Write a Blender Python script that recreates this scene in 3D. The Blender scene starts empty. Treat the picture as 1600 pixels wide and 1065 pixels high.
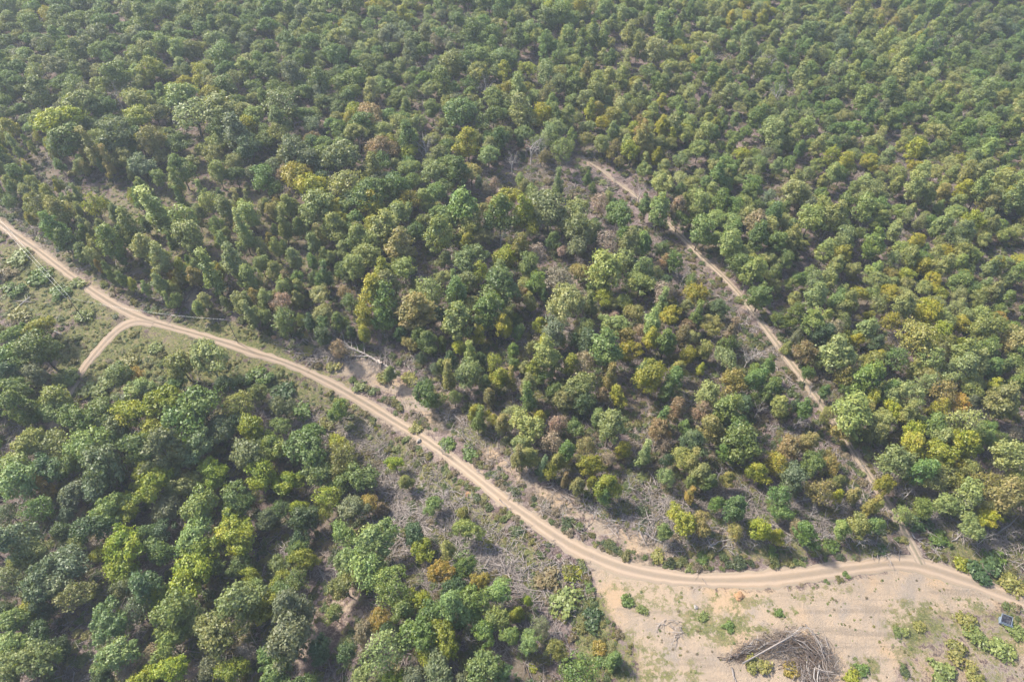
import bpy, bmesh, math, random
import numpy as np
from mathutils import Vector, Matrix

# ------------------------------------------------------------------ scene, camera, light
S = bpy.context.scene
COL = S.collection
rnd = random.Random(11)
rng = np.random.default_rng(7)

PW, PH, F = 1600.0, 1065.0, 1067.0          # photograph frame and focal length in its pixels
CAM_H, PITCH = 115.0, math.radians(50.0)    # drone height, pitch below the horizon

cd = bpy.data.cameras.new('camera')
cam = bpy.data.objects.new('camera', cd)
COL.objects.link(cam)
cam.location = (0, 0, CAM_H)
cam.rotation_euler = (math.pi / 2 - PITCH, 0, 0)
cd.sensor_width = 36.0
cd.lens = 36.0 * F / PW
cd.clip_start = 1.0
cd.clip_end = 12000.0
S.camera = cam

SUN_EL, SUN_AZ = math.radians(47), math.radians(-58)     # azimuth from +Y towards +X
w = bpy.data.worlds.new('World')
S.world = w
w.use_nodes = True
wn, wl = w.node_tree.nodes, w.node_tree.links
bg = wn.get('Background') or wn.new('ShaderNodeBackground')
sky = wn.new('ShaderNodeTexSky')
sky.sky_type = 'NISHITA'
sky.sun_disc = False
sky.sun_elevation = SUN_EL
sky.sun_rotation = SUN_AZ
sky.air_density = 1.0
sky.dust_density = 2.5
wl.new(sky.outputs[0], bg.inputs[0])
bg.inputs[1].default_value = 0.132
sd = bpy.data.lights.new('sun', 'SUN')
sd.energy = 3.9
sd.angle = math.radians(6)
sd.color = (1.0, 0.93, 0.80)
sun = bpy.data.objects.new('sun', sd)
COL.objects.link(sun)
sdir = Vector((math.sin(SUN_AZ) * math.cos(SUN_EL), math.cos(SUN_AZ) * math.cos(SUN_EL), math.sin(SUN_EL)))
sun.rotation_euler = sdir.to_track_quat('Z', 'Y').to_euler()
sun.location = (-60, 40, 160)

S.view_settings.view_transform = 'Standard'
S.view_settings.look = 'None'
S.view_settings.gamma = 1.0
S.view_settings.use_curve_mapping = False
S.view_settings.exposure = 1.68
S.render.engine = 'CYCLES'
cy = S.cycles
cy.max_bounces = 6
cy.diffuse_bounces = 3
cy.transmission_bounces = 3
cy.glossy_bounces = 1
cy.transparent_max_bounces = 4
cy.volume_bounces = 0
cy.use_denoising = True
cy.use_adaptive_sampling = True
cy.adaptive_threshold = 0.02

# ------------------------------------------------------------------ terrain and pixel <-> ground
def G(x, y, cx, cy_, sx, sy):
    return np.exp(-((x - cx) / sx) ** 2 - ((y - cy_) / sy) ** 2)

def hgt(x, y):
    x = np.asarray(x, float); y = np.asarray(y, float)
    fade = np.exp(-(np.maximum(0, np.hypot(x, y - 150) - 330) / 120.0) ** 2)
    h = (6.5 * G(x, y, -125, 215, 62, 55) - 6.5 * G(x, y, -42, 62, 30, 26) - 11 * G(x, y, 195, 262, 55, 60)
         + 1.6 * np.sin(x / 37.0 + 1.0) * np.sin(y / 33.0 + .4) + .5 * np.sin(x / 11.0) * np.cos(y / 13.0))
    return h * fade

SP, CP = math.sin(PITCH), math.cos(PITCH)
def unproj(px, py, zoff=0.0):
    """a point of the photograph -> the world point zoff metres above the terrain"""
    px = np.asarray(px, float); py = np.asarray(py, float)
    u = (px - PW / 2) / F; v = (PH / 2 - py) / F
    dx, dy, dz = u, CP + v * SP, -SP + v * CP
    z = np.zeros_like(px) + zoff
    for _ in range(8):
        t = (z - CAM_H) / dz
        z = hgt(dx * t, dy * t) + zoff
    t = (z - CAM_H) / dz
    return dx * t, dy * t, z

def proj(x, y, z):
    zz = z - CAM_H
    d = y * CP - zz * SP
    v = y * SP + zz * CP
    d = np.where(d > 1, d, 1)
    return PW / 2 + F * x / d, PH / 2 - F * v / d, d

def P3(px, py, zoff=0.0):
    x, y, z = unproj(px, py, zoff)
    return Vector((float(x), float(y), float(z)))

def poly_sd(px, py, poly):
    """signed pixel distance to a polygon, positive inside"""
    poly = np.asarray(poly, float)
    n = len(poly)
    inside = np.zeros(px.shape, bool)
    dmin = np.full(px.shape, 1e9)
    for i in range(n):
        ax, ay = poly[i]; bx, by = poly[(i + 1) % n]
        c = ((ay > py) != (by > py)) & (px < (bx - ax) * (py - ay) / ((by - ay) or 1e-9) + ax)
        inside ^= c
        ex, ey = bx - ax, by - ay
        t = np.clip(((px - ax) * ex + (py - ay) * ey) / (ex * ex + ey * ey + 1e-9), 0, 1)
        dmin = np.minimum(dmin, np.hypot(px - ax - t * ex, py - ay - t * ey))
    return np.where(inside, dmin, -dmin)

def line_dist(x, y, pts):
    d = np.full(np.shape(x), 1e9)
    for (ax, ay), (bx, by) in zip(pts[:-1], pts[1:]):
        ex, ey = bx - ax, by - ay
        t = np.clip(((x - ax) * ex + (y - ay) * ey) / (ex * ex + ey * ey + 1e-9), 0, 1)
        d = np.minimum(d, np.hypot(x - ax - t * ex, y - ay - t * ey))
    return d

# ------------------------------------------------------------------ object helpers
def tag(o, label=None, cat=None, group=None, kind=None):
    if label: o['label'] = label
    if cat: o['category'] = cat
    if group: o['group'] = group
    if kind: o['kind'] = kind
    return o

def empty(name, loc, rz=0.0, sc=(1, 1, 1)):
    o = bpy.data.objects.new(name, None)
    o.empty_display_size = .5
    o.location = loc
    o.rotation_euler = (0, 0, rz)
    o.scale = sc
    COL.objects.link(o)
    return o

def link(name, me, parent=None, mat=None):
    o = bpy.data.objects.new(name, me)
    COL.objects.link(o)
    if parent is not None: o.parent = parent
    if mat is not None and not me.materials: me.materials.append(mat)
    return o

def mesh_from(name, V, Fc, mats=None, mat_idx=None, attr=None, smooth=False):
    me = bpy.data.meshes.new(name)
    V = np.asarray(V, float); Fc = np.asarray(Fc, int)
    k = Fc.shape[1]
    me.vertices.add(len(V)); me.vertices.foreach_set('co', V.ravel())
    me.loops.add(Fc.size); me.loops.foreach_set('vertex_index', Fc.ravel().astype(np.int32))
    me.polygons.add(len(Fc))
    me.polygons.foreach_set('loop_start', np.arange(0, Fc.size, k, dtype=np.int32))
    me.polygons.foreach_set('loop_total', np.full(len(Fc), k, np.int32))
    for m in mats or []: me.materials.append(m)
    if mat_idx is not None: me.polygons.foreach_set('material_index', np.asarray(mat_idx, np.int32))
    if smooth: me.polygons.foreach_set('use_smooth', np.ones(len(Fc), bool))
    for an, av in (attr or {}).items():
        a = me.attributes.new(an, 'FLOAT', 'POINT')
        a.data.foreach_set('value', np.asarray(av, np.float32))
    me.update(calc_edges=True)
    me.validate()
    return me

class Tubes:
    """many tapered tubes gathered into one mesh (quads)"""
    def __init__(self): self.V, self.F, self.n = [], [], 0
    def tube(self, pts, rads, sides=5):
        pts = [Vector(p) for p in pts]
        m = len(pts)
        for i, p in enumerate(pts):
            t = (pts[min(i + 1, m - 1)] - pts[max(i - 1, 0)])
            t = t.normalized() if t.length > 1e-6 else Vector((0, 0, 1))
            a = t.orthogonal().normalized(); b = t.cross(a)
            for k in range(sides):
                th = 2 * math.pi * k / sides
                q = p + (a * math.cos(th) + b * math.sin(th)) * rads[i]
                self.V.append(tuple(q))
        for i in range(m - 1):
            for k in range(sides):
                a0 = self.n + i * sides + k; a1 = self.n + i * sides + (k + 1) % sides
                self.F.append((a0, a1, a1 + sides, a0 + sides))
        for base in (self.n, self.n + (m - 1) * sides):       # closed ends
            self.F.append(tuple(base + k for k in range(sides)))
        self.n += m * sides
    def mesh(self, name, mat=None, smooth=True):
        F4 = self.F
        me = bpy.data.meshes.new(name)
        fx = []
        for f in F4:
            g = []
            for i in f:
                if i not in g: g.append(i)
            if len(g) >= 3: fx.append(g)
        me.from_pydata(self.V, [], fx)
        if mat: me.materials.append(mat)
        if smooth: me.polygons.foreach_set('use_smooth', np.ones(len(me.polygons), bool))
        me.update()
        return me

# ------------------------------------------------------------------ materials
def mat(name):
    m = bpy.data.materials.new(name)
    m.use_nodes = True
    nt = m.node_tree
    for n in list(nt.nodes): nt.nodes.remove(n)
    return m, nt.nodes, nt.links

def N(nodes, t, **kw):
    n = nodes.new(t)
    for k, v in kw.items(): setattr(n, k, v)
    return n

def noise(nodes, links, vec, scale, detail=4, rough=.6):
    n = nodes.new('ShaderNodeTexNoise')
    n.inputs['Scale'].default_value = scale
    n.inputs['Detail'].default_value = detail
    n.inputs['Roughness'].default_value = rough
    if vec is not None: links.new(vec, n.inputs['Vector'])
    return n.outputs['Fac']

def math_(nodes, links, op, a, b=None, c=None, clamp=False):
    n = nodes.new('ShaderNodeMath'); n.operation = op; n.use_clamp = clamp
    for i, v in enumerate((a, b, c)):
        if v is None: continue
        if isinstance(v, (int, float)): n.inputs[i].default_value = v
        else: links.new(v, n.inputs[i])
    return n.outputs[0]

def step(nodes, links, v, lo, hi):
    n = nodes.new('ShaderNodeMapRange'); n.interpolation_type = 'SMOOTHSTEP'
    links.new(v, n.inputs['Value'])
    n.inputs['From Min'].default_value = lo; n.inputs['From Max'].default_value = hi
    return n.outputs['Result']

def mixc(nodes, links, f, a, b, blend='MIX'):
    n = nodes.new('ShaderNodeMix'); n.data_type = 'RGBA'; n.blend_type = blend
    for s, v in ((n.inputs[0], f), (n.inputs[6], a), (n.inputs[7], b)):
        if isinstance(v, (int, float)): s.default_value = v
        elif isinstance(v, tuple): s.default_value = (*v, 1) if len(v) == 3 else v
        else: links.new(v, s)
    return n.outputs[2]

def attr_f(nodes, name, kind='GEOMETRY'):
    n = nodes.new('ShaderNodeAttribute'); n.attribute_name = name; n.attribute_type = kind
    return n

def finish(nodes, links, col, rough=.9, spec=.15, bump=None, bump_s=.3, bump_d=.1):
    p = nodes.new('ShaderNodeBsdfPrincipled')
    if isinstance(col, tuple): p.inputs['Base Color'].default_value = (*col, 1)
    else: links.new(col, p.inputs['Base Color'])
    p.inputs['Roughness'].default_value = rough
    p.inputs['Specular IOR Level'].default_value = spec
    if bump is not None:
        b = nodes.new('ShaderNodeBump'); b.inputs['Strength'].default_value = bump_s; b.inputs['Distance'].default_value = bump_d
        links.new(bump, b.inputs['Height']); links.new(b.outputs[0], p.inputs['Normal'])
    o = nodes.new('ShaderNodeOutputMaterial')
    links.new(p.outputs[0], o.inputs[0])
    return p

def leaf_material():
    m, nd, ln = mat('leaf')
    t = attr_f(nd, 'tint', 'INSTANCER')
    v = attr_f(nd, 'vary')
    hs = nd.new('ShaderNodeHueSaturation')
    tc = nd.new('ShaderNodeTexCoord')
    big = noise(nd, ln, tc.outputs['Object'], .55, 3)
    vv = math_(nd, ln, 'ADD', math_(nd, ln, 'MULTIPLY', v.outputs['Fac'], .6), math_(nd, ln, 'MULTIPLY_ADD', big, 1.6, -.6))
    hue = math_(nd, ln, 'MULTIPLY_ADD', vv, -.06, .53)
    val = math_(nd, ln, 'MULTIPLY_ADD', vv, .75, .68)
    ln.new(hue, hs.inputs['Hue']); ln.new(val, hs.inputs['Value']); ln.new(t.outputs['Color'], hs.inputs['Color'])
    d = nd.new('ShaderNodeBsdfPrincipled')
    ln.new(hs.outputs[0], d.inputs['Base Color'])
    d.inputs['Roughness'].default_value = .5; d.inputs['Specular IOR Level'].default_value = .4
    tr = nd.new('ShaderNodeBsdfTranslucent')
    warm = mixc(nd, ln, 1.0, hs.outputs[0], (1.2, 1.15, .45), 'MULTIPLY')
    ln.new(warm, tr.inputs['Color'])
    mx = nd.new('ShaderNodeMixShader'); mx.inputs[0].default_value = .38
    ln.new(d.outputs[0], mx.inputs[1]); ln.new(tr.outputs[0], mx.inputs[2])
    o = nd.new('ShaderNodeOutputMaterial'); ln.new(mx.outputs[0], o.inputs[0])
    return m

def wood_material(name, c0, c1):
    m, nd, ln = mat(name)
    tc = nd.new('ShaderNodeTexCoord')
    f = noise(nd, ln, tc.outputs['Object'], 1.7, 5)
    oi = nd.new('ShaderNodeObjectInfo')
    f2 = math_(nd, ln, 'MULTIPLY_ADD', oi.outputs['Random'], .5, -.25)
    f3 = math_(nd, ln, 'ADD', f, f2, clamp=True)
    c = mixc(nd, ln, f3, c0, c1)
    finish(nd, ln, c, .85, .2, f, .4, .05)
    return m

M_LEAF = leaf_material()
M_BARK = wood_material('bark', (.06, .05, .042), (.15, .125, .105))
M_DEAD = wood_material('bleached_wood', (.17, .15, .14), (.33, .305, .285))
M_STICK = wood_material('grey_sticks', (.10, .085, .076), (.27, .235, .215))
M_BROWN = wood_material('brown_wood', (.05, .038, .03), (.14, .10, .08))
# ------------------------------------------------------------------ the setting: paths of the roads (photo points -> ground)
ROAD = [(-120,262),(-50,316),(0,350),(60,392),(110,430),(160,465),(205,490),(250,506),(300,520),(350,535),(390,549),(430,561),
        (480,581),(530,606),(580,635),(620,660),(660,684),(700,712),(740,743),(780,775),(820,804),(860,832),(900,856),(950,878),(1000,893),
        (1050,902),(1100,906),(1160,906),(1220,902),(1280,894),(1340,886),(1400,880),(1440,884),(1490,899),(1540,917),(1600,940),(1700,978),(1800,1012)]
SPUR = [(240,505),(215,502),(195,508),(175,523),(155,545),(138,566),(122,589),(108,612),(95,640),(84,668)]
TRAIL = [(1440,882),(1430,862),(1408,822),(1385,785),(1360,747),(1335,707),(1311,671),(1287,636),(1262,601),(1238,570),(1213,535),(1183,496),
         (1153,457),(1121,424),(1089,394),(1057,362),(1026,334),(995,307),(963,284),(932,261),(905,245)]
SIDE = [(1425,770),(1445,800),(1470,828),(1500,858),(1525,880)]

def smooth_path(pts, stepm=1.2):
    x, y, z = unproj([p[0] for p in pts], [p[1] for p in pts])
    c = np.stack([x, y], 1)
    out = []
    for i in range(len(c) - 1):
        p0, p1, p2, p3 = c[max(i - 1, 0)], c[i], c[i + 1], c[min(i + 2, len(c) - 1)]
        n = max(2, int(np.linalg.norm(p2 - p1) / stepm))
        for k in range(n):
            t = k / n
            out.append(.5 * ((2 * p1) + (-p0 + p2) * t + (2 * p0 - 5 * p1 + 4 * p2 - p3) * t * t + (-p0 + 3 * p1 - 3 * p2 + p3) * t ** 3))
    out.append(c[-1])
    return np.array(out)

PATH_ROAD, PATH_SPUR, PATH_TRAIL, PATH_SIDE = (smooth_path(p) for p in (ROAD, SPUR, TRAIL, SIDE))
def coarse(p): return [tuple(q) for q in p[::4]] + [tuple(p[-1])]
C_ROAD, C_SPUR, C_TRAIL, C_SIDE = (coarse(p) for p in (PATH_ROAD, PATH_SPUR, PATH_TRAIL, PATH_SIDE))

# soil, grass and slash areas (outlines in the photograph, laid onto the terrain)
BARE = [([(915,868),(985,900),(1100,918),(1250,917),(1380,897),(1430,862),(1470,893),(1560,932),(1568,958),(1480,955),(1430,985),(1400,1065),(1330,1180),(1020,1180),(990,1010),(945,950)], 1.0, 16),
        ([(505,590),(560,590),(640,640),(720,690),(700,665),(640,590),(560,555),(520,570)], .75, 14),
        ([(650,655),(700,640),(760,720),(860,790),(940,845),(1000,870),(1080,880),(1040,850),(940,800),(860,760),(780,700),(690,610)], .62, 16),
        ([(205,500),(260,512),(330,545),(250,548),(225,525)], .7, 10),
        ([(270,450),(340,440),(350,480),(290,490)], .45, 16),
        ([(550,880),(580,960),(520,1010),(455,1050),(430,1040),(500,960)], .5, 14),
        ([(1440,800),(1470,815),(1530,870),(1560,920),(1500,880)], .55, 12),
        ([(100,300),(300,260),(420,300),(500,400),(480,470),(330,450),(200,420)], .30, 40),
        ([(1425,985),(1480,952),(1568,958),(1720,1010),(1720,1200),(1390,1200)], .62, 14),
        ([(360,420),(420,380),(440,420),(520,470),(470,500),(420,470)], .35, 18),
        ([(1040,700),(1230,690),(1260,860),(1000,860)], .35, 30),
        ([(950,600),(1010,600),(1030,670),(960,680)], .35, 14)]
GRASS = [([(1065,950),(1160,955),(1200,985),(1140,1010),(1075,990)], .75, 26),
         ([(940,900),(1060,915),(1080,950),(1000,960)], .45, 20), ([(1230,920),(1330,905),(1340,925),(1240,945)], .4, 14), ([(1200,950),(1250,950),(1240,975),(1200,975)], .45, 10), ([(1300,1030),(1370,1025),(1390,1065),(1320,1080)], .5, 16), ([(1380,940),(1470,940),(1500,1000),(1400,1040)], .55, 26), ([(1490,925),(1560,950),(1600,965),(1590,985),(1500,945)], .6, 10), ([(1100,920),(1200,925),(1220,955),(1110,950)], .42, 16), ([(960,990),(1000,985),(1100,1050),(1090,1090),(980,1090)], .45, 20),
         ([(895,935),(940,930),(960,990),(985,1065),(900,1065)], .8, 14),
         ([(1385,965),(1460,960),(1470,1005),(1400,1010)], .6, 12),
         ([(130,520),(205,512),(250,545),(330,560),(380,560),(400,600),(230,610),(140,600),(110,620)], .75, 14),
         ([(100,620),(150,520),(210,490),(400,530),(560,600),(420,620),(300,600),(180,620)], .62, 16),
        ([(100,300),(300,260),(420,300),(500,400),(480,470),(330,450),(200,420)], .40, 40),
        ([(85,600),(140,530),(190,500),(150,500),(90,520)], .8, 10),
         ([(95,400),(150,440),(205,475),(250,500),(200,470),(160,440),(110,400)], .8, 12),
         ([(0,370),(90,420),(190,490),(120,510),(0,500)], .7, 16),
         ([(400,590),(480,600),(600,670),(700,740),(800,830),(880,880),(900,930),(800,880),(700,800),(600,720),(480,640)], .6, 16),
         ([(1430,800),(1600,830),(1600,935),(1520,900),(1460,860)], .7, 14),
         ([(1440,960),(1600,945),(1600,1090),(1410,1090)], .36, 20),
         ([(700,670),(760,660),(790,700),(730,700)], .6, 10),
         ([(240,215),(400,230),(420,300),(240,300)], .35, 25),
         ([(1010,840),(1400,830),(1400,868),(1100,885)], .45, 14),
         ([(290,490),(400,510),(470,560),(420,550),(300,515)], .75, 10)]
SLASH = [([(420,650),(560,660),(700,760),(790,850),(900,890),(860,940),(640,900),(600,800),(560,700),(450,690)], .8, 25),
         ([(480,560),(640,600),(760,700),(900,780),(1000,850),(1380,840),(1330,760),(1080,780),(900,760),(700,640),(600,560),(520,520)], .8, 25),
         ([(1380,740),(1600,780),(1600,900),(1450,850)], .7, 25),
         ([(960,900),(1040,910),(1080,960),(1060,1065),(1000,1065),(1010,960)], .65, 24)]

def mask(px, py, defs):
    out = np.zeros(px.shape)
    for poly, wgt, soft in defs:
        s = np.clip(.5 + .5 * poly_sd(px, py, poly) / soft, 0, 1)
        out = np.maximum(out, wgt * s * s * (3 - 2 * s))
    return out

def ground_masks(x, y):
    px, py, d = proj(x, y, hgt(x, y))
    b = mask(px, py, BARE); g = mask(px, py, GRASS); s = mask(px, py, SLASH)
    far = (y < 5)
    for m_ in (b, g, s): m_[far] = 0
    for path, wd, wt in ((C_ROAD, 2.5, .62), (C_SPUR, 1.7, .6), (C_TRAIL, 1.9, .5), (C_SIDE, 1.6, .4)):
        dd = line_dist(x, y, path)
        b = np.maximum(b, wt * np.clip(1.25 - dd / wd, 0, 1))
    return b, g, s

def axis(lo, hi, st):
    core = np.arange(lo, hi + st, st)
    out = [core[-1]]; s = st
    while out[-1] < 4200: s *= 1.6; out.append(out[-1] + s)
    left = [core[0]]; s = st
    while left[-1] > -4200: s *= 1.6; left.append(left[-1] - s)
    return np.concatenate([np.array(left[1:][::-1]), core, np.array(out[1:])])

gx, gy = axis(-270, 270, 1.3), axis(0, 400, 1.3)
GXX, GYY = np.meshgrid(gx, gy)
fx_, fy_ = GXX.ravel(), GYY.ravel()
gz = hgt(fx_, fy_)
gb, gg, gs = ground_masks(fx_, fy_)
nx_, ny_ = len(gx), len(gy)
ii = (np.arange(ny_ - 1)[:, None] * nx_ + np.arange(nx_ - 1)[None, :]).ravel()
gf = np.stack([ii, ii + 1, ii + 1 + nx_, ii + nx_], 1)

def soil_material():
    m, nd, ln = mat('forest_floor')
    geo = nd.new('ShaderNodeNewGeometry'); pos = geo.outputs['Position']
    n_big = noise(nd, ln, pos, .05, 4); n_mid = noise(nd, ln, pos, .35, 6, .65); n_fine = noise(nd, ln, pos, 2.6, 6, .7)
    n_spk = noise(nd, ln, pos, 7.0, 3, .7)
    n_pat = noise(nd, ln, pos, .9, 6, .7)
    litter = mixc(nd, ln, step(nd, ln, n_mid, .38, .62), (.060, .042, .038), (.125, .095, .088))
    litter = mixc(nd, ln, step(nd, ln, n_fine, .48, .7), litter, (.19, .15, .14))
    litter = mixc(nd, ln, math_(nd, ln, 'MULTIPLY', step(nd, ln, n_big, .48, .62), .45), litter, (.075, .07, .035))
    b = attr_f(nd, 'bare').outputs['Fac']; g = attr_f(nd, 'grass').outputs['Fac']; s = attr_f(nd, 'slash').outputs['Fac']
    nn = math_(nd, ln, 'ADD', math_(nd, ln, 'ADD', math_(nd, ln, 'MULTIPLY', n_mid, .9), math_(nd, ln, 'MULTIPLY', n_pat, 1.0)), math_(nd, ln, 'MULTIPLY', n_fine, .6))
    nn = math_(nd, ln, 'SUBTRACT', nn, 1.25)
    def thr(a, lo=.35, hi=.65, k=1.3):
        return step(nd, ln, math_(nd, ln, 'MULTIPLY_ADD', nn, k, a), lo, hi)
    def thr_in(a, lo=.35, hi=.65, k=1.3):                     # the same, fading out where the area itself ends
        return math_(nd, ln, 'MULTIPLY', thr(a, lo, hi, k), step(nd, ln, a, .02, .25))
    slash = mixc(nd, ln, step(nd, ln, n_fine, .4, .65), (.085, .068, .060), (.215, .18, .165))
    col = mixc(nd, ln, thr_in(s), litter, slash)
    mp = nd.new('ShaderNodeMapping'); mp.inputs['Rotation'].default_value = (0, 0, math.radians(62)); mp.inputs['Scale'].default_value = (.10, 1.1, 1)
    ln.new(pos, mp.inputs['Vector'])
    n_trk = noise(nd, ln, mp.outputs[0], .55, 5, .6)
    n_soft = noise(nd, ln, pos, .22, 4, .55)
    soil = mixc(nd, ln, step(nd, ln, n_mid, .36, .66), (.232, .178, .128), (.185, .148, .114))
    soil = mixc(nd, ln, step(nd, ln, noise(nd, ln, pos, .10, 3), .48, .64), soil, (.245, .175, .112))
    soil = mixc(nd, ln, math_(nd, ln, 'MULTIPLY', step(nd, ln, n_soft, .5, .68), .8), soil, (.165, .14, .118))
    soil = mixc(nd, ln, math_(nd, ln, 'MULTIPLY', step(nd, ln, n_trk, .52, .66), .6), soil, (.13, .105, .082))
    soil = mixc(nd, ln, math_(nd, ln, 'MULTIPLY', step(nd, ln, n_pat, .52, .72), .5), soil, (.205, .17, .145))
    soil = mixc(nd, ln, math_(nd, ln, 'MULTIPLY', step(nd, ln, n_fine, .54, .72), .6), soil, (.17, .145, .115))
    soil = mixc(nd, ln, math_(nd, ln, 'MULTIPLY', step(nd, ln, n_spk, .60, .74), .5), soil, (.10, .095, .06))
    col = mixc(nd, ln, thr_in(b, .28, .7, 1.7), col, soil)
    gr = mixc(nd, ln, step(nd, ln, n_fine, .35, .65), (.040, .050, .018), (.115, .112, .045))
    gr = mixc(nd, ln, step(nd, ln, n_pat, .5, .66), gr, (.15, .12, .07))
    col = mixc(nd, ln, thr_in(g, .26, .6, 1.9), col, gr)
    hh = math_(nd, ln, 'ADD', math_(nd, ln, 'MULTIPLY', n_fine, .7), math_(nd, ln, 'MULTIPLY', n_spk, .3))
    finish(nd, ln, col, .95, .1, hh, .7, .35)
    return m

M_SOIL = soil_material()
ground = link('ground', mesh_from('ground', np.stack([fx_, fy_, gz], 1), gf, [M_SOIL], attr={'bare': gb, 'grass': gg, 'slash': gs}, smooth=True))
tag(ground, 'brown leaf littered forest floor with pale bare soil along the road', kind='structure')

def road_material(name, c0, c1, strip_c, ragged):
    m, nd, ln = mat(name)
    geo = nd.new('ShaderNodeNewGeometry'); pos = geo.outputs['Position']
    ac = attr_f(nd, 'across').outputs['Fac']; al = attr_f(nd, 'along').outputs['Fac']; st = attr_f(nd, 'strip').outputs['Fac']
    n1 = noise(nd, ln, pos, .3, 5); n2 = noise(nd, ln, pos, 2.2, 6, .7); n3 = noise(nd, ln, pos, 6.0, 3)
    c = mixc(nd, ln, step(nd, ln, n1, .35, .65), c0, c1)
    c = mixc(nd, ln, math_(nd, ln, 'MULTIPLY', step(nd, ln, n2, .5, .75), .5), c, (.225, .18, .145))
    cx = nd.new('ShaderNodeCombineXYZ')
    ln.new(math_(nd, ln, 'MULTIPLY', al, .09), cx.inputs[0]); ln.new(math_(nd, ln, 'MULTIPLY', ac, 3.2), cx.inputs[1])
    strk = noise(nd, ln, cx.outputs[0], 1.6, 6, .65)
    c = mixc(nd, ln, math_(nd, ln, 'MULTIPLY', step(nd, ln, strk, .44, .62), .9), c, (.185, .145, .11))
    aa = math_(nd, ln, 'ABSOLUTE', ac)
    # two wheel ruts, a vegetated strip between them, weeds at both edges
    rut = math_(nd, ln, 'SUBTRACT', 1.0, step(nd, ln, math_(nd, ln, 'ABSOLUTE', math_(nd, ln, 'SUBTRACT', aa, .48)), .05, .25))
    c = mixc(nd, ln, math_(nd, ln, 'MULTIPLY', rut, .75), c, (.25, .192, .142))
    mid = math_(nd, ln, 'SUBTRACT', 1.0, step(nd, ln, aa, .08, .3))
    mid = math_(nd, ln, 'MULTIPLY', mid, math_(nd, ln, 'MULTIPLY_ADD', n2, 1.5, -.1), clamp=True)
    c = mixc(nd, ln, math_(nd, ln, 'MULTIPLY', mid, st, clamp=True), c, strip_c)
    ed = step(nd, ln, math_(nd, ln, 'ADD', aa, math_(nd, ln, 'MULTIPLY_ADD', n2, ragged, -ragged / 2)), .8, 1.0)
    c = mixc(nd, ln, math_(nd, ln, 'MULTIPLY', ed, .8), c, (.17, .145, .105))
    c = mixc(nd, ln, math_(nd, ln, 'MULTIPLY', step(nd, ln, n3, .66, .74), .5), c, (.11, .09, .07))
    finish(nd, ln, c, .95, .1, n2, .5, .12)
    return m

def ribbon(name, path, half, matl, strip, lift, label):
    n = len(path)
    tan = np.gradient(path, axis=0); tan /= np.linalg.norm(tan, axis=1)[:, None] + 1e-9
    nor = np.stack([-tan[:, 1], tan[:, 0]], 1)
    across = np.array([-1.0, -.8, -.48, -.2, 0, .2, .48, .8, 1.0])
    prof = np.array([-.05, .03, -.02, .05, .07, .05, -.02, .03, -.05])
    V, A, St, Al = [], [], [], []
    for i in range(n):
        f = i / (n - 1)
        hw = half(f) * (1 + .14 * math.sin(i * .21 + 1.5 * math.sin(i * .067)))
        jl, jr = 1 + .4 * (rng.random() - .5), 1 + .4 * (rng.random() - .5)
        for a, pz in zip(across, prof):
            q = path[i] + nor[i] * a * hw * (1 + ((jl if a < 0 else jr) - 1) * abs(a))
            V.append((q[0], q[1], float(hgt(q[0], q[1])) + lift + pz)); A.append(a); St.append(strip(f)); Al.append(i * 1.2)
    k = len(across)
    Fc = [(i * k + j, i * k + j + 1, (i + 1) * k + j + 1, (i + 1) * k + j) for i in range(n - 1) for j in range(k - 1)]
    o = link(name, mesh_from(name, V, Fc, [matl], attr={'across': A, 'strip': St, 'along': Al}, smooth=True))
    return tag(o, label, kind='structure')

M_ROAD = road_material('road_dirt', (.195, .146, .103), (.176, .138, .107), (.085, .075, .055), .4)
M_TRAIL = road_material('trail_dirt', (.165, .132, .104), (.14, .117, .096), (.085, .085, .045), 1.4)
ribbon('dirt_road', PATH_ROAD, lambda f: 1.02 + .45 * min(1, max(0, (f - .55) / .2)), M_ROAD, lambda f: 1.0 if f < .22 else (.8 if f < .6 else .4), .055,
       'tan two rut dirt road curving across the wood')
ribbon('spur_track', PATH_SPUR, lambda f: 1.05, M_ROAD, lambda f: .25, .075, 'short pale spur track running down from the road fork')
ribbon('logging_trail', PATH_TRAIL, lambda f: (.9 - .15 * f) * (1 - .8 * min(1, max(0, (f - .8) / .2))), M_TRAIL, lambda f: .7, .085, 'overgrown logging trail climbing straight through the wood')
# ------------------------------------------------------------------ tree models (crown width 1 unit = W0 metres at scale 1)
def leaf_quads(C, Nrm, size, r):
    """one four-cornered leaf cluster per centre"""
    n = len(C)
    Nrm = Nrm / (np.linalg.norm(Nrm, axis=1)[:, None] + 1e-9)
    a = np.cross(Nrm, r.normal(size=(n, 3))); a /= np.linalg.norm(a, axis=1)[:, None] + 1e-9
    b = np.cross(Nrm, a)
    s = size * (.65 + .7 * r.random((n, 1))) * .5
    k = .55 + .5 * r.random((n, 1))
    bend = Nrm * s * .35 * r.normal(size=(n, 1))
    V = np.stack([C - a * s - b * s * k, C + a * s - b * s * k * .7 + bend, C + a * s * .8 + b * s * k, C - a * s * .7 + b * s * k * 1.1 + bend], 1)
    return V.reshape(-1, 3)

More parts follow.
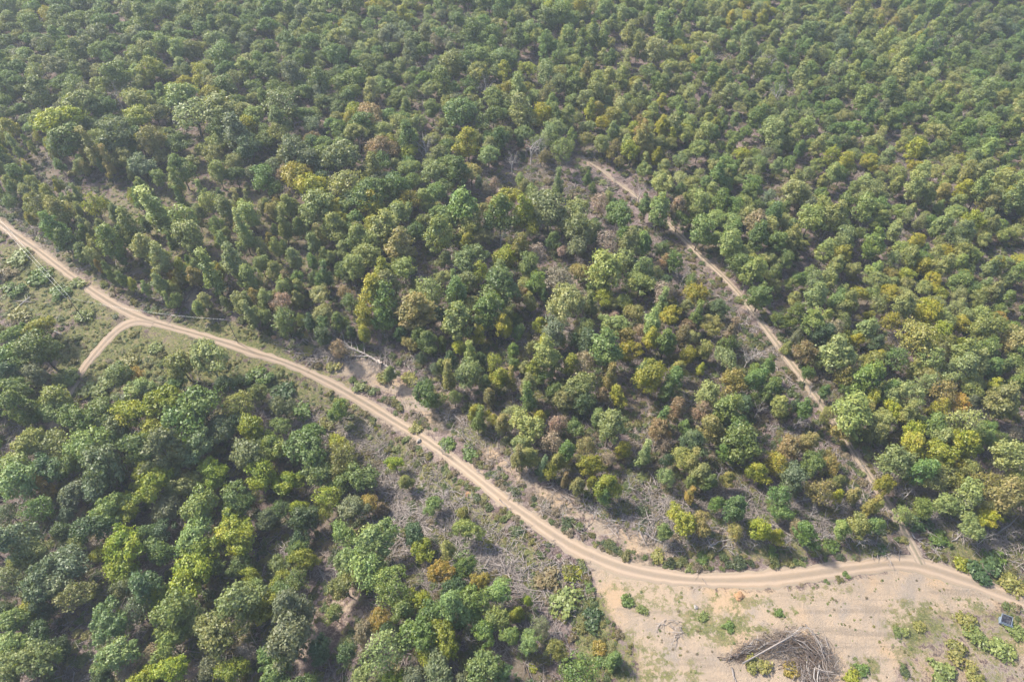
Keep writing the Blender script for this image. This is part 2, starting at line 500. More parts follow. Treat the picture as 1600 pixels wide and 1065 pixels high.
def crown_mesh(name, seed, W, Hc, z0, nl, lr, per, leaf, top=.75, shape='round', fill=1.0):
    """crown of leaf clusters: nl billowing lobes of radius lr on an envelope W wide and Hc high starting at z0"""
    r = np.random.default_rng(seed)
    cs, rs = [], []
    k = 0
    while len(cs) < nl and k < 4000:
        k += 1
        th = r.random() * 2 * math.pi
        t = r.random() ** top
        if shape == 'round': rad = math.sqrt(max(0, 1 - (2 * t - 1.0) ** 2)) if t > .42 else .98 - (.42 - t) * .9
        elif shape == 'oval': rad = max(.12, math.sin(math.pi * min(1, t * .82 + .16)))
        elif shape == 'cone': rad = max(.06, (1 - t) ** .8)
        elif shape == 'flat': rad = math.sqrt(max(0, 1 - t ** 2.2))
        rr = rad * (.74 + .36 * r.random()) if r.random() < .78 else rad * r.random() * .8
        l = lr * (.5 + .85 * r.random())
        hw = max(.02, W / 2 - l * .7)
        env = 1 + .24 * math.sin(2 * th + seed) + .17 * math.sin(3 * th + 2.1 * seed + 2 * t)
        p = np.array([math.cos(th) * rr * hw * env, math.sin(th) * rr * hw * env, z0 + l * .6 + t * (Hc - 1.5 * l) * (1 + .12 * math.sin(th + seed))])
        if all(np.linalg.norm((p - q) * (1, 1, 1.2)) > .45 * (l + m_) for q, m_ in zip(cs, rs)):
            cs.append(p); rs.append(l)
    C, D, vv = [], [], []
    mid = np.array([0, 0, z0 + Hc * .45])
    for p, l in zip(cs, rs):
        n = int(per * 2.0 * (l / lr) ** 2 * fill) + 8
        d = r.normal(size=(n, 3)); d /= np.linalg.norm(d, axis=1)[:, None]
        out = (p - mid); out = out / (np.linalg.norm(out) + 1e-9)
        bias = out * .55 + np.array([0, 0, .45])
        d = d + bias * .7; d /= np.linalg.norm(d, axis=1)[:, None]
        bump = 1 + .22 * np.sin(5 * d[:, :1] + p[0] * 3) * np.sin(5 * d[:, 1:2] + p[1] * 3) + .12 * np.sin(9 * d[:, 2:3] + p[2] * 5)
        rad = l * (.5 + .62 * r.random((n, 1)) ** .75) * bump
        far_ = r.random((n, 1)) < .06
        rad = np.where(far_, rad * 1.3, rad)
        q = p + d * rad * np.array([1.1, 1.1, .84])
        C.append(q); D.append(d * .8 + np.array([0, 0, .3]) + r.normal(size=(n, 3)) * .5)
        vv.append(np.clip(r.normal(.5, .22, n) + r.normal(0, .2), 0, 1))
    C, D, vv = np.concatenate(C), np.concatenate(D), np.concatenate(vv)
    V = leaf_quads(C, D, leaf * .58, r)
    Fq = np.arange(len(V)).reshape(-1, 4)
    return V, Fq, np.repeat(vv, 4), cs

def branch(T, p, d, L, r0, depth, r, spread=.6, droop=0.0, sides=5):
    p = Vector(p); d = Vector(d).normalized()
    pts, rad = [p], [r0]
    n = 4
    for i in range(n):
        d = (d + Vector(r.normal(size=3) * .16) + Vector((0, 0, .05 - droop))).normalized()
        p = p + d * (L / n); pts.append(p); rad.append(r0 * (1 - .62 * (i + 1) / n))
    T.tube(pts, rad, sides)
    if depth > 0:
        for i in range(2, n + 1):
            for _ in range(2 if depth > 1 else 1 + (r.random() < .5)):
                a = d.orthogonal().normalized(); a.rotate(Matrix.Rotation(r.random() * 6.283, 3, d))
                dd = (d * (1 - spread * .5) + a * (spread * (.6 + .6 * r.random())))
                branch(T, pts[i], dd, L * (.45 + .2 * r.random()), rad[i] * .62, depth - 1, r, spread, droop, max(3, sides - 1))

def trunk_mesh(name, seed, H, r0, lobes, nlimb, z_first):
    r = np.random.default_rng(seed)
    T = Tubes()
    lean = r.normal(size=2) * .04 * H
    axis_ = [Vector((lean[0] * t * t, lean[1] * t * t, H * t - .4 * (t == 0))) for t in (0, .12, .3, .5, .7, .86)]
    T.tube(axis_, [r0 * 1.35, r0, r0 * .85, r0 * .68, r0 * .48, r0 * .22], 7)
    if lobes:
        for q in [lobes[i] for i in r.permutation(len(lobes))[:nlimb]]:
            zb = max(z_first, q[2] * .55 + z_first * .3 - .8)
            t = min(.8, zb / H)
            b = Vector((lean[0] * t * t, lean[1] * t * t, zb)); e = Vector(q)
            mid = b.lerp(e, .5) + Vector((0, 0, -.25))
            T.tube([b, mid, e], [r0 * .42, r0 * .26, r0 * .08], 4)
    return T

# kind: (width, crown height, crown base, lobes, lobe radius, leaves per lobe, leaf size, shape, top bias, fill)
SPEC = {
 'round0': (6.6, 5.2, 4.6, 34, 1.10, 84, .50, 'round', .75, 1), 'round1': (6.6, 5.6, 4.2, 38, 1.00, 76, .47, 'round', .7, 1),
 'round2': (6.6, 4.8, 4.8, 30, 1.20, 92, .52, 'round', .8, 1), 'flat0': (7.0, 4.2, 5.6, 32, 1.15, 84, .50, 'flat', .9, 1),
 'flat1': (7.0, 3.9, 6.0, 36, 1.02, 78, .48, 'flat', .8, 1), 'oval0': (5.0, 7.4, 3.0, 34, .95, 80, .46, 'oval', .8, 1),
 'oval1': (5.0, 7.0, 3.4, 38, .88, 70, .44, 'oval', .75, 1), 'slim0': (3.4, 7.6, 2.6, 30, .72, 62, .40, 'oval', .85, 1),
 'slim1': (3.2, 8.2, 2.2, 32, .66, 60, .38, 'cone', .95, 1), 'cone0': (4.0, 6.2, .6, 36, .75, 62, .40, 'cone', 1.0, 1),
 'round3': (6.6, 6.0, 3.8, 42, .90, 66, .46, 'round', .7, 1), 'round4': (6.6, 4.6, 4.6, 26, 1.30, 100, .50, 'round', .85, 1), 'oval2': (5.0, 8.0, 2.6, 40, .82, 64, .44, 'oval', .8, 1),
 'oval3': (5.2, 6.4, 3.2, 28, 1.05, 86, .46, 'round', .75, 1), 'slim2': (3.6, 6.8, 2.0, 24, .80, 66, .40, 'round', .85, 1), 'thin2': (5.0, 7.0, 2.8, 30, .95, 44, .42, 'oval', .8, .8),
 'thin0': (6.0, 5.2, 3.8, 34, 1.0, 40, .42, 'round', .75, .8), 'thin1': (5.4, 6.0, 3.2, 36, .9, 36, .40, 'oval', .75, .8),
}
PROTO = {}
for si, (k, (W, Hc, z0, nl, lr, per, leaf, shp, top, fill)) in enumerate(SPEC.items()):
    V, Fq, vv, lobes = crown_mesh(k, 100 + si * 7, W, Hc, z0, nl, lr, per, leaf, top, shp, fill)
    thin = k.startswith('thin')
    T = trunk_mesh(k, 300 + si, (z0 + Hc) * .94, .17 if W > 4.5 else .11, lobes, 26 if thin else 9, z0 * .85)
    if thin:
        r = np.random.default_rng(si)
        for q in lobes[:22]:
            branch(T, Vector(q) * .9 + Vector((0, 0, q[2] * .06)), Vector((q[0], q[1], 1.2)), 1.5, .05, 1, r, .8, 0, 3)
    cm = mesh_from('crown_' + k, V, Fq, [M_LEAF], attr={'vary': vv})
    tm = T.mesh('trunk_' + k, M_BARK)
    # the same tree as one mesh, for the distant stand
    tv = np.array([v.co[:] for v in tm.vertices])
    nb = len(V)
    far = bpy.data.meshes.new('stand_' + k)
    faces = [tuple(f) for f in Fq] + [tuple(i + nb for i in p.vertices) for p in tm.polygons]
    far.from_pydata(np.concatenate([V, tv]).tolist(), [], faces)
    far.materials.append(M_LEAF); far.materials.append(M_BARK)
    far.polygons.foreach_set('material_index', np.array([0] * len(Fq) + [1] * len(tm.polygons), np.int32))
    a = far.attributes.new('vary', 'FLOAT', 'POINT')
    a.data.foreach_set('value', np.concatenate([vv, np.full(len(tv), .5)]).astype(np.float32))
    far.update()
    PROTO[k] = dict(crown=cm, trunk=tm, far=far, W=W, H=z0 + Hc, mid=z0 + Hc * .55)

def shrub_mesh(seed, n, leaf, lob=7):
    r = np.random.default_rng(seed)
    C, D, vv = [], [], []
    for i in range(lob):
        th, q = r.random() * 6.283, r.random() ** .6 * .42
        l = .12 + .14 * r.random()
        p = np.array([math.cos(th) * q, math.sin(th) * q, .1 + .3 * r.random() * (1 - q)])
        d = r.normal(size=(n // lob, 3)) + np.array([0, 0, .5]); d /= np.linalg.norm(d, axis=1)[:, None]
        c = p + d * l * (.6 + .45 * r.random((len(d), 1)))
        c[:, 2] = np.maximum(c[:, 2], .02)
        C.append(c); D.append(d + r.normal(size=d.shape) * .5); vv.append(np.clip(r.normal(.5, .22, len(d)) + r.normal(0, .14), 0, 1))
    V = leaf_quads(np.concatenate(C), np.concatenate(D), leaf, r)
    return V, np.arange(len(V)).reshape(-1, 4), np.repeat(np.concatenate(vv), 4)

SHRUB = []
for i in range(4):
    V, Fq, vv = shrub_mesh(900 + i, 760, .095, 19)
    cm = mesh_from('shrub_foliage', V, Fq, [M_LEAF], attr={'vary': vv})
    T = Tubes(); r = np.random.default_rng(40 + i)
    for k in range(7):
        T.tube([(0, 0, -.05), (r.normal() * .08, r.normal() * .08, .2), (r.normal() * .2, r.normal() * .2, .5)], [.018, .012, .004], 4)
    SHRUB.append(dict(crown=cm, stem=T.mesh('shrub_stems', M_BARK)))

DEADT = []
for i in range(4):
    T = Tubes(); r = np.random.default_rng(70 + i)
    T.tube([(0, 0, -.3), (.05, 0, 2), (.15 * r.normal(), .1 * r.normal(), 4.2)], [.17, .13, .11], 6)
    for k in range(5 + i % 2):
        th = k * 1.257 + r.random()
        branch(T, (0.05, 0, 1.9 + k * .5), (math.cos(th) * .75, math.sin(th) * .75, 1.15), 3.0 + r.random() * 1.2, .075, 2, r, .75, 0, 4)
    DEADT.append(T.mesh('dead_limbs', M_DEAD))

TINT = {'G': (.094, .138, .030), 'D': (.054, .088, .030), 'B': (.108, .132, .056), 'Y': (.195, .200, .018), 'L': (.160, .188, .054),
        'O': (.180, .170, .046), 'A': (.225, .168, .030), 'R': (.165, .128, .062), 'P': (.205, .160, .108)}
COLOUR = {'G': 'mid-green', 'D': 'dark green', 'B': 'grey-green', 'Y': 'yellow-green', 'L': 'pale green', 'O': 'olive', 'A': 'golden',
          'R': 'rusty', 'P': 'dry pinkish'}
# ------------------------------------------------------------------ trees read off the photograph: crown centre x, y, crown width, colour
TREES = '''30 877 45 O,108 882 60 B,65 905 60 B,82 912 55 B,8 905 50 B,47 945 38 Y,122 932 55 O,185 888 48 Y,202 915 40 B,230 905 50 D,297 898 62 Y,325 890 40 G,213 953 45 B,
167 975 58 L,268 948 58 L,243 935 40 Y,370 942 60 L,392 930 40 G,335 990 70 O,308 970 45 L,262 1005 48 L,178 1018 60 L,18 1003 55 L,45 1028 65 L,72 1030 45 G,15 972 50 G,57 988 40 D,92 1008 32 D,
262 1045 50 Y,222 1060 40 Y,360 1045 42 Y,328 1040 35 B,298 1050 22 P,383 1020 30 P,235 1020 35 P,160 1058 30 D,390 898 25 Y,280 985 30 G,65 952 30 D,8 1055 40 L,195 1045 28 P,
38 690 55 O,85 693 50 O,140 690 60 L,212 697 50 G,180 682 35 L,252 705 58 B,312 690 55 B,387 705 50 B,160 725 60 B,110 720 45 G,70 728 50 D,22 730 45 L,28 752 52 L,65 757 30 A,222 735 45 Y,230 760 55 Y,
262 735 40 B,285 755 42 O,330 738 45 Y,298 712 30 B,398 750 25 Y,150 755 50 B,115 768 45 B,170 795 52 L,198 790 45 Y,262 790 42 B,305 785 50 L,368 780 52 G,370 812 48 Y,367 842 55 Y,300 832 60 L,315 858 55 Y,190 848 58 Y,
228 832 35 G,243 855 48 G,140 818 55 D,95 830 30 D,57 792 45 G,25 840 55 B,42 862 45 O,120 845 30 L,155 865 30 Y,10 800 35 B,393 780 25 R,255 828 38 D,
60 512 38 Y,20 520 35 G,57 540 50 G,15 555 48 G,20 610 50 G,25 635 45 G,8 585 35 D,85 622 42 O,80 640 45 L,45 650 30 G,125 650 55 G,162 640 50 G,207 645 55 Y,252 628 58 Y,310 630 65 G,280 655 65 G,180 668 40 B,245 670 40 Y,345 668 45 B,
310 678 40 B,370 632 45 O,392 660 40 Y,365 660 40 D,350 597 35 D,272 600 35 G,322 555 55 L,280 565 40 O,213 583 28 A,185 583 35 L,220 605 40 L,
472 875 36 Y,440 880 35 L,436 908 32 Y,458 905 40 G,408 950 45 Y,455 950 55 B,440 928 40 G,440 1000 65 B,415 1025 40 G,430 1055 50 L,520 957 32 L,542 880 45 L,572 882 60 L,602 898 50 L,538 915 45 O,615 925 55 G,690 892 40 A,750 905 28 A,783 915 42 L,725 885 35 G,
705 915 35 D,653 935 38 Y,628 950 38 G,668 958 40 G,705 948 48 L,740 935 45 G,732 960 35 L,592 965 36 A,567 985 36 R,650 988 55 G,690 990 50 Y,595 1022 65 L,608 985 30 D,755 990 42 G,775 965 38 O,797 988 32 L,757 1045 50 L,682 1045 50 B,668 1022 40 Y,617 1060 35 Y,642 1058 35 B,
565 1058 35 L,540 1020 35 D,497 1015 40 D,790 1050 30 D,475 700 60 G,528 692 32 Y,420 695 45 G,545 712 50 O,500 738 48 L,565 740 45 G,530 735 40 O,408 740 45 Y,452 752 42 Y,465 790 28 Y,510 775 42 Y,540 752 40 G,550 790 42 B,575 785 32 A,597 792 22 R,440 795 35 G,415 810 35 B,478 808 40 D,507 800 28 Y,
618 725 26 Y,635 750 22 O,677 790 30 L,730 825 42 L,722 800 20 O,702 855 25 O,660 857 36 Y,645 837 35 D,535 832 38 L,575 848 65 L,
565 492 28 Y,600 495 32 G,500 503 32 G,570 517 22 Y,550 518 18 D,530 500 25 G,650 525 22 G,672 533 30 G,640 535 25 O,720 500 45 L,748 522 24 Y,718 540 22 Y,788 508 32 Y,760 498 30 L,705 560 20 D,690 570 18 L,677 573 15 B,665 612 40 G,680 625 28 G,702 585 24 O,733 580 40 L,775 565 30 Y,780 588 30 Y,765 617 22 O,
748 642 26 Y,745 655 22 G,772 655 20 Y,752 558 18 D,710 620 22 G,487 675 45 G,402 612 30 O,
810 515 26 G,807 498 14 G,845 505 22 Y,865 515 38 B,880 528 15 Y,850 532 20 Y,910 512 30 L,900 530 22 D,848 548 35 L,832 540 20 O,868 560 28 L,948 538 45 G,960 505 40 L,978 518 28 O,983 548 36 Y,1020 525 24 Y,1040 532 34 G,1002 512 26 P,1050 492 32 Y,1018 497 30 L,1073 508 26 R,1080 525 26 L,1115 503 34 O,1143 515 24 R,1100 542 26 O,1073 552 26 Y,
1133 555 36 B,1138 535 30 G,830 577 22 Y,910 565 36 P,892 567 28 Y,905 597 46 L,885 620 38 O,912 628 30 D,952 570 20 O,955 585 22 O,943 615 20 R,967 618 26 Y,1015 582 45 Y,1060 575 24 O,1055 590 28 G,1040 610 22 G,1035 645 20 G,1060 640 26 R,1108 615 38 L,1145 595 36 O,1180 590 30 G,1135 632 42 G,1163 625 30 D,1095 575 14 Y,1095 640 28 R,
825 662 50 L,842 655 24 Y,898 665 28 G,953 665 46 L,870 660 28 P,1030 670 32 R,1040 680 14 A,1110 665 38 O,1157 675 45 G,1070 665 18 G,828 620 26 G,805 567 16 G,
865 690 36 P,915 692 30 O,825 710 30 L,807 712 24 O,860 733 26 Y,873 722 24 L,882 748 14 R,920 722 34 Y,902 757 26 O,925 748 16 Y,947 757 36 Y,945 775 20 G,975 700 22 Y,948 715 26 P,1007 705 24 L,1042 743 28 L,1067 712 34 L,1086 718 24 O,1090 690 36 B,1095 738 34 L,1080 752 18 L,1105 748 24 G,1140 750 22 O,1158 692 52 G,1135 706 26 G,1178 705 24 P,
1188 735 30 Y,1078 770 16 A,1120 785 26 G,1150 795 40 D,1065 812 44 Y,1095 818 36 O,1150 828 26 O,1185 825 30 Y,1040 692 24 P,
1300 512 40 P,1215 500 30 G,1245 525 26 B,1232 542 22 L,1260 548 36 R,1288 520 32 D,1318 503 30 L,1340 530 24 Y,1320 550 50 L,1355 513 36 L,1372 532 24 D,1435 525 56 O,1450 545 30 D,1405 558 45 G,1362 560 40 O,1478 535 36 O,1545 510 50 L,1545 540 40 G,1585 528 45 O,1565 495 24 A,1460 555 45 L,1500 570 48 L,1532 562 40 L,1360 585 50 G,1318 582 36 O,1415 612 56 L,1388 607 36 G,
1360 612 24 Y,1332 640 66 L,1297 645 30 O,1482 610 50 O,1495 625 42 A,1470 632 36 Y,1517 627 26 B,1575 620 50 O,1575 640 30 Y,1372 675 36 L,1320 672 40 O,1428 677 40 Y,1462 660 36 G,1515 660 60 L,1547 668 36 G,1590 675 30 P,1507 678 36 Y,1458 640 20 Y,1555 600 26 Y,1590 597 30 G,1450 585 40 O,1263 582 25 G,1325 607 26 G,1290 608 20 G,1220 630 34 L,
1430 688 42 Y,1407 722 54 L,1470 708 50 Y,1510 690 48 Y,1502 718 30 Y,1470 745 56 O,1490 757 40 Y,1577 707 52 L,1385 757 34 Y,1545 755 48 O,1578 767 55 O,1550 810 42 Y,1520 822 46 L,1540 790 28 L,1213 722 40 Y,1240 737 46 B,1268 720 44 G,1295 720 36 O,1235 697 40 R,1262 685 30 O,1283 765 48 O,1308 752 26 O,1218 772 42 G,1222 800 36 G,1310 775 24 Y,1332 775 26 O,1262 832 40 G,1215 838 26 Y,
1247 822 26 P,1340 815 36 O,1320 825 30 L,1358 787 24 O,1415 802 36 L,1372 790 20 L,
807 955 26 Y,826 935 14 Y,828 1000 34 L,868 1012 30 O,905 1050 62 L,960 1028 28 L,
60 318 40 O,92 322 42 O,80 352 36 G,98 372 36 G,145 318 36 Y,207 305 22 Y,175 330 25 L,240 320 52 L,285 345 40 L,200 348 40 L,170 372 46 G,130 392 30 G,222 382 44 L,245 400 36 L,290 365 48 L,325 312 36 L,350 320 36 L,390 330 36 L,375 355 34 L,305 430 30 O,330 420 40 L,365 402 42 L,385 430 40 L,275 435 20 O,
425 325 24 O,450 320 34 L,440 345 28 L,470 352 26 G,500 318 52 L,530 330 40 Y,558 325 20 R,545 310 40 G,585 325 38 Y,620 330 46 L,580 350 26 Y,600 350 44 L,520 355 36 L,560 370 34 L,580 378 26 L,640 310 36 Y,720 322 54 G,690 335 40 G,755 325 22 O,780 335 45 G,790 308 40 Y,640 358 36 G,625 380 40 O,662 348 32 L,685 362 44 L,735 350 36 L,732 378 24 Y,755 370 30 O,735 400 46 L,
750 420 30 Y,790 400 34 Y,620 400 22 Y,630 415 40 L,595 425 34 Y,580 450 46 Y,600 465 50 G,610 440 40 L,690 432 24 L,670 450 44 L,650 480 50 O,730 435 30 B,712 450 34 G,780 440 56 G,735 475 40 L,760 480 45 G,505 490 34 L,545 470 30 G,535 455 24 R,460 400 30 L,430 420 30 L,450 440 22 R,490 375 26 L,415 465 30 L,435 470 40 P,
820 325 30 Y,828 345 34 Y,858 322 55 B,905 325 40 L,935 315 32 P,965 330 42 G,887 350 26 L,908 355 42 L,928 352 24 G,865 375 22 G,902 380 36 B,955 380 40 P,985 375 30 L,1005 378 30 G,950 420 56 L,980 405 34 L,1003 418 28 L,1000 440 40 L,905 420 28 O,880 440 50 P,935 445 30 G,810 385 28 O,825 410 34 G,835 395 36 P,840 440 34 G,812 460 28 R,880 470 60 L,940 465 32 Y,
955 470 24 O,990 485 30 O,1045 470 26 O,1040 455 36 P,1090 455 36 Y,1090 490 22 G,1040 405 20 R,1055 410 22 G,1030 325 36 L,1010 318 20 G,1060 340 30 G,1062 325 30 R,1095 355 36 G,1120 340 34 L,1140 345 34 L,1170 335 34 L,1185 350 36 R,1140 375 32 L,1160 410 34 G,1180 420 36 L,1190 460 34 G,
92 183 60 Y,100 215 52 G,180 205 50 B,300 175 70 L,345 165 60 L,215 180 40 Y,235 215 36 O,145 225 34 O,120 155 50 L,280 145 50 L,365 200 46 B,385 225 40 B,460 235 52 B,530 240 56 B,440 160 56 G,460 270 50 Y,540 285 60 L,490 290 50 Y,580 295 60 G,580 172 40 R,590 225 40 R,608 232 36 R,640 235 30 Y,640 210 36 G,550 170 30 Y,720 170 50 G,485 215 24 R,680 265 40 L,640 260 30 L,610 290 40 G'''
SHRUBS = '''1508 878 26 Y,1528 993 34 L,1512 968 30 O,1495 1015 36 O,1570 1012 36 L,1590 982 30 L,1475 1045 36 L,1525 1050 34 O,1237 1043 24 A,1335 1057 25 Y,1350 1042 20 G,1185 1038 36 O,895 892 28 Y,885 938 46 L,855 905 40 R,922 915 20 G,938 1010 22 A,832 1040 14 Y,940 1030 20 G,
1540 890 50 D,1585 910 35 O,1437 815 36 D,755 848 14 A,600 815 25 D,617 830 20 G,722 868 25 G,150 608 45 L,185 618 25 B,100 590 35 L,1555 868 30 G,1470 840 30 G,925 965 36 D,700 690 24 G,735 705 26 G,650 665 20 O,300 545 26 O,240 540 22 L,200 560 24 O,175 575 22 L,410 585 36 G,440 610 34 D,470 640 30 G,
505 660 26 O,380 590 30 G,60 430 36 G,30 400 34 L,90 455 30 G,20 450 36 G,130 490 26 L,30 490 30 O,10 425 26 R,120 440 24 L,600 585 24 O,640 590 26 O,560 600 20 L,520 570 22 O,480 545 20 O,1100 960 16 L,1140 975 18 G,1410 985 22 L,1440 975 18 O,1005 950 16 L,1220 955 14 G,1325 895 12 G,980 935 20 G,
1030 865 22 O,1100 870 20 G,1210 860 20 G,1300 850 24 G,1380 855 18 D'''
# bare grey trees: crown centre x, y, width
DEAD = '''782 372 34,665 232 40,757 137 34,1020 430 28,1067 432 32,1170 558 36,1125 738 30,1250 655 36,732 995 22,697 1013 18,560 470 24,1350 345 34,1450 80 36,1195 100 34,1215 145 36,1590 565 32,985 752 34,1500 778 46,1312 788 34,
1320 108 30,1000 300 30,1440 55 26,180 145 36,830 228 40,460 455 20,560 215 24,1290 360 24,1395 420 26,845 240 30,1185 640 30,925 600 16,1440 735 28,1268 610 26,1300 620 22,800 250 30,770 740 22,800 760 20,850 790 24,880 800 20,930 800 26,1000 820 26,1040 850 20,1110 850 26,1180 850 24,1230 845 22,1290 835 26,1345 845 26,1230 790 24,1130 800 20,700 650 22,650 600 18,1420 770 28,1450 790 24,1540 840 28,1580 830 28,960 650 26,1010 640 20,870 665 26,720 585 18,600 520 18,500 530 20,640 800 24,700 820 22,560 870 22,520 905 26,470 930 22,690 700 20,1160 755 24,1270 800 20'''
# logs and poles lying on the ground: x1 y1 x2 y2 thickness(m) shade
LOGS = '''1350 838 1370 825 .3 pale,1487 845 1507 830 .25 pale,1557 835 1594 805 .28 pale,1365 777 1377 772 .3 dark,1425 835 1446 851 .25 pale,1442 767 1457 810 .28 pale,1375 660 1410 630 .28 grey,1445 667 1470 647 .28 grey,1417 592 1436 570 .26 grey,
1285 615 1315 597 .35 dark,1580 577 1590 592 .3 pale,1295 537 1311 522 .26 pale,950 812 977 812 .22 pale,1017 818 1024 831 .25 pale,1132 722 1160 745 .28 pale,1160 772 1170 792 .25 grey,815 1025 830 1060 .28 dark,607 735 611 757 .28 pale,647 770 662 757 .25 pale,
690 860 693 835 .25 grey,693 835 711 817 .22 grey,572 825 585 812 .3 dark,620 860 633 837 .25 dark,497 887 507 905 .22 pale,345 902 366 905 .3 pale,132 1027 147 1029 .3 pale,448 682 480 655 .35 dark,482 645 503 635 .25 dark,118 585 133 597 .3 dark,295 582 305 597 .35 dark,
81 515 96 523 .28 pale,1143 1042 1152 1070 .32 grey,1110 850 1136 842 .22 pale,1102 838 1114 856 .2 pale,1120 860 1140 848 .2 pale,1085 730 1075 748 .2 pale,1230 770 1265 782 .22 pale,1240 785 1270 778 .22 pale,1255 790 1285 765 .2 grey,1345 848 1360 828 .22 pale,
1420 750 1438 790 .22 grey,1430 745 1450 775 .2 grey,1015 812 1035 845 .2 pale,1005 830 1035 848 .2 pale,1022 845 1040 835 .18 pale,960 800 980 785 .2 grey,870 765 905 795 .22 grey,1420 610 1430 580 .22 grey,1315 350 1345 322 .28 pale,1330 365 1362 338 .26 pale,
215 342 235 375 .3 dark,240 330 250 350 .25 dark,1095 485 1110 470 .22 pale,1270 560 1290 575 .22 grey,1400 680 1420 712 .22 pale,640 690 655 700 .2 grey,780 780 800 800 .22 grey,20 470 55 472 .25 grey,30 478 48 462 .22 pale,290 470 300 455 .2 pale,355 488 395 482 .22 grey'''

def parse(s):
    out = []
    for row in s.replace('\n', '').split(','):
        f = row.split()
        if f: out.append([float(v) if v.replace('.', '').isdigit() else v for v in f])
    return out
# ------------------------------------------------------------------ where every tree stands
CENTRAL = [(395,548),(812,205),(1000,300),(1120,425),(1260,600),(1340,720),(1420,862),(1250,890),(1080,898),(950,870),(820,795),(700,715),(560,630)]
SLOPE = [(-300,150),(0,195),(110,195),(250,285),(420,295),(520,380),(480,500),(300,480),(200,440),(100,380),(0,330),(-300,200)]
GAPS = [([(100,640),(150,520),(210,490),(400,530),(560,600),(420,625),(300,600),(180,625)], .02), ([(-100,300),(0,360),(200,490),(120,600),(60,500),(-100,480)], .25),
        ([(935,885),(1000,905),(1200,918),(1425,893),(1490,905),(1700,975),(1700,1400),(940,1400),(985,1060),(960,950)], 0), ([(1425,800),(1600,850),(1700,960),(1490,900),(1430,860)], .12), ([(380,520),(560,560),(690,650),(790,740),(900,810),(1010,850),(1400,835),(1430,880),(1000,890),(800,790),(560,620)], .1),
        ([(245,228),(330,215),(430,235),(440,300),(300,300),(235,270)], .55), ([(1210,640),(1240,640),(1230,800),(1185,800)], .2), ([(440,870),(560,880),(580,960),(520,1010),(455,1065),(430,1040),(480,960)], .12),
        ([(960,590),(1030,600),(1030,665),(960,680)], .15), ([(820,865),(1020,890),(1100,1100),(950,1100),(900,1000),(860,960)], .08), ([(130,790),(200,800),(200,830),(120,830)], .2),
        ([(420,640),(560,660),(720,760),(800,850),(900,900),(860,950),(640,900),(560,840),(600,800),(560,720)], .06)]
ZONES = {'right': (dict(P=.03, R=.015, B=.05, G=.24, L=.38, Y=.13, O=.15, A=.005), 2.5, 4.6, 1.0),
         'corner': (dict(D=.08, B=.2, G=.37, L=.27, O=.08), 2.8, 4.9, 1.0),
         'far': (dict(P=.015, D=.06, B=.17, G=.33, L=.25, Y=.12, O=.05, R=.015), 3.8, 6.7, 1.0),
         'mid': (dict(P=.03, D=.06, B=.12, G=.33, L=.27, Y=.09, O=.08, R=.02), 3.3, 5.6, 1.0),
         'slope': (dict(O=.33, L=.32, G=.14, Y=.1, A=.04, R=.03), 1.6, 3.3, .9),
         'central': (dict(O=.2, G=.24, L=.2, D=.13, R=.03, P=.12), 2.0, 3.6, .34),
         'lower': (dict(D=.42, G=.3, B=.2, P=.08), 2.5, 4.2, .28),
         'scrub': (dict(L=.35, G=.3, O=.35), 2.0, 3.6, .4)}

def zone_at(px, py):
    p = (np.array([px]), np.array([py]))
    if poly_sd(*p, CENTRAL)[0] > 0: return 'central'
    if poly_sd(*p, SLOPE)[0] > 0: return 'slope'
    if py > 560 + max(0, px - 400) * .55 and px < 1000: return 'lower'
    if px < 400 and py > 340 + px * .6: return 'scrub'
    trail_x = np.interp(py, [-400, 205, 300, 425, 570, 707, 862, 1400], [-400 + 900, 830, 985, 1112, 1227, 1328, 1428, 1800])
    if px > trail_x:
        if py < 230: return 'corner' if px > 1380 - py * .5 + 120 * math.sin(py / 40) else ('right' if px > 900 else 'mid')
        return 'right'
    return 'far' if py < 320 else 'mid'

def pick(wts, u):
    t = 0
    for k, v in wts.items():
        t += v
        if u <= t: return k
    return k

def kind_for(W, zone, c, u):
    if c in 'P' : return ['thin0', 'thin1', 'thin2'][int(u * 3)]
    if zone == 'slope' or (zone == 'central' and W < 3.2): return ['slim0', 'slim1', 'oval0', 'slim2', 'oval1', 'thin2', 'oval2'][int(u * 7)]
    if W < 2.6: return ['cone0', 'slim0', 'oval1'][int(u * 3)]
    if zone in ('central', 'right', 'corner', 'mid'): return ['round0', 'round3', 'oval0', 'oval1', 'round4', 'thin1', 'oval2', 'oval3', 'slim0', 'thin2', 'round1', 'oval3', 'slim2', 'round3'][int(u * 14)]
    return ['round0', 'round1', 'round2', 'flat0', 'flat1', 'oval3', 'round3', 'round4', 'oval2', 'thin0'][int(u * 10)]

trees = []                                              # dicts: x y z kind s sv c px py d zone rz
CELL = 8.0
gridh = {}
def near_ok(x, y, W, f):
    ci, cj = int(x // CELL), int(y // CELL)
    for i in range(ci - 1, ci + 2):
        for j in range(cj - 1, cj + 2):
            for (a, b, w_) in gridh.get((i, j), ()):
                if (a - x) ** 2 + (b - y) ** 2 < (f * (W + w_)) ** 2: return False
    return True
def occupy(x, y, W): gridh.setdefault((int(x // CELL), int(y // CELL)), []).append((x, y, W))

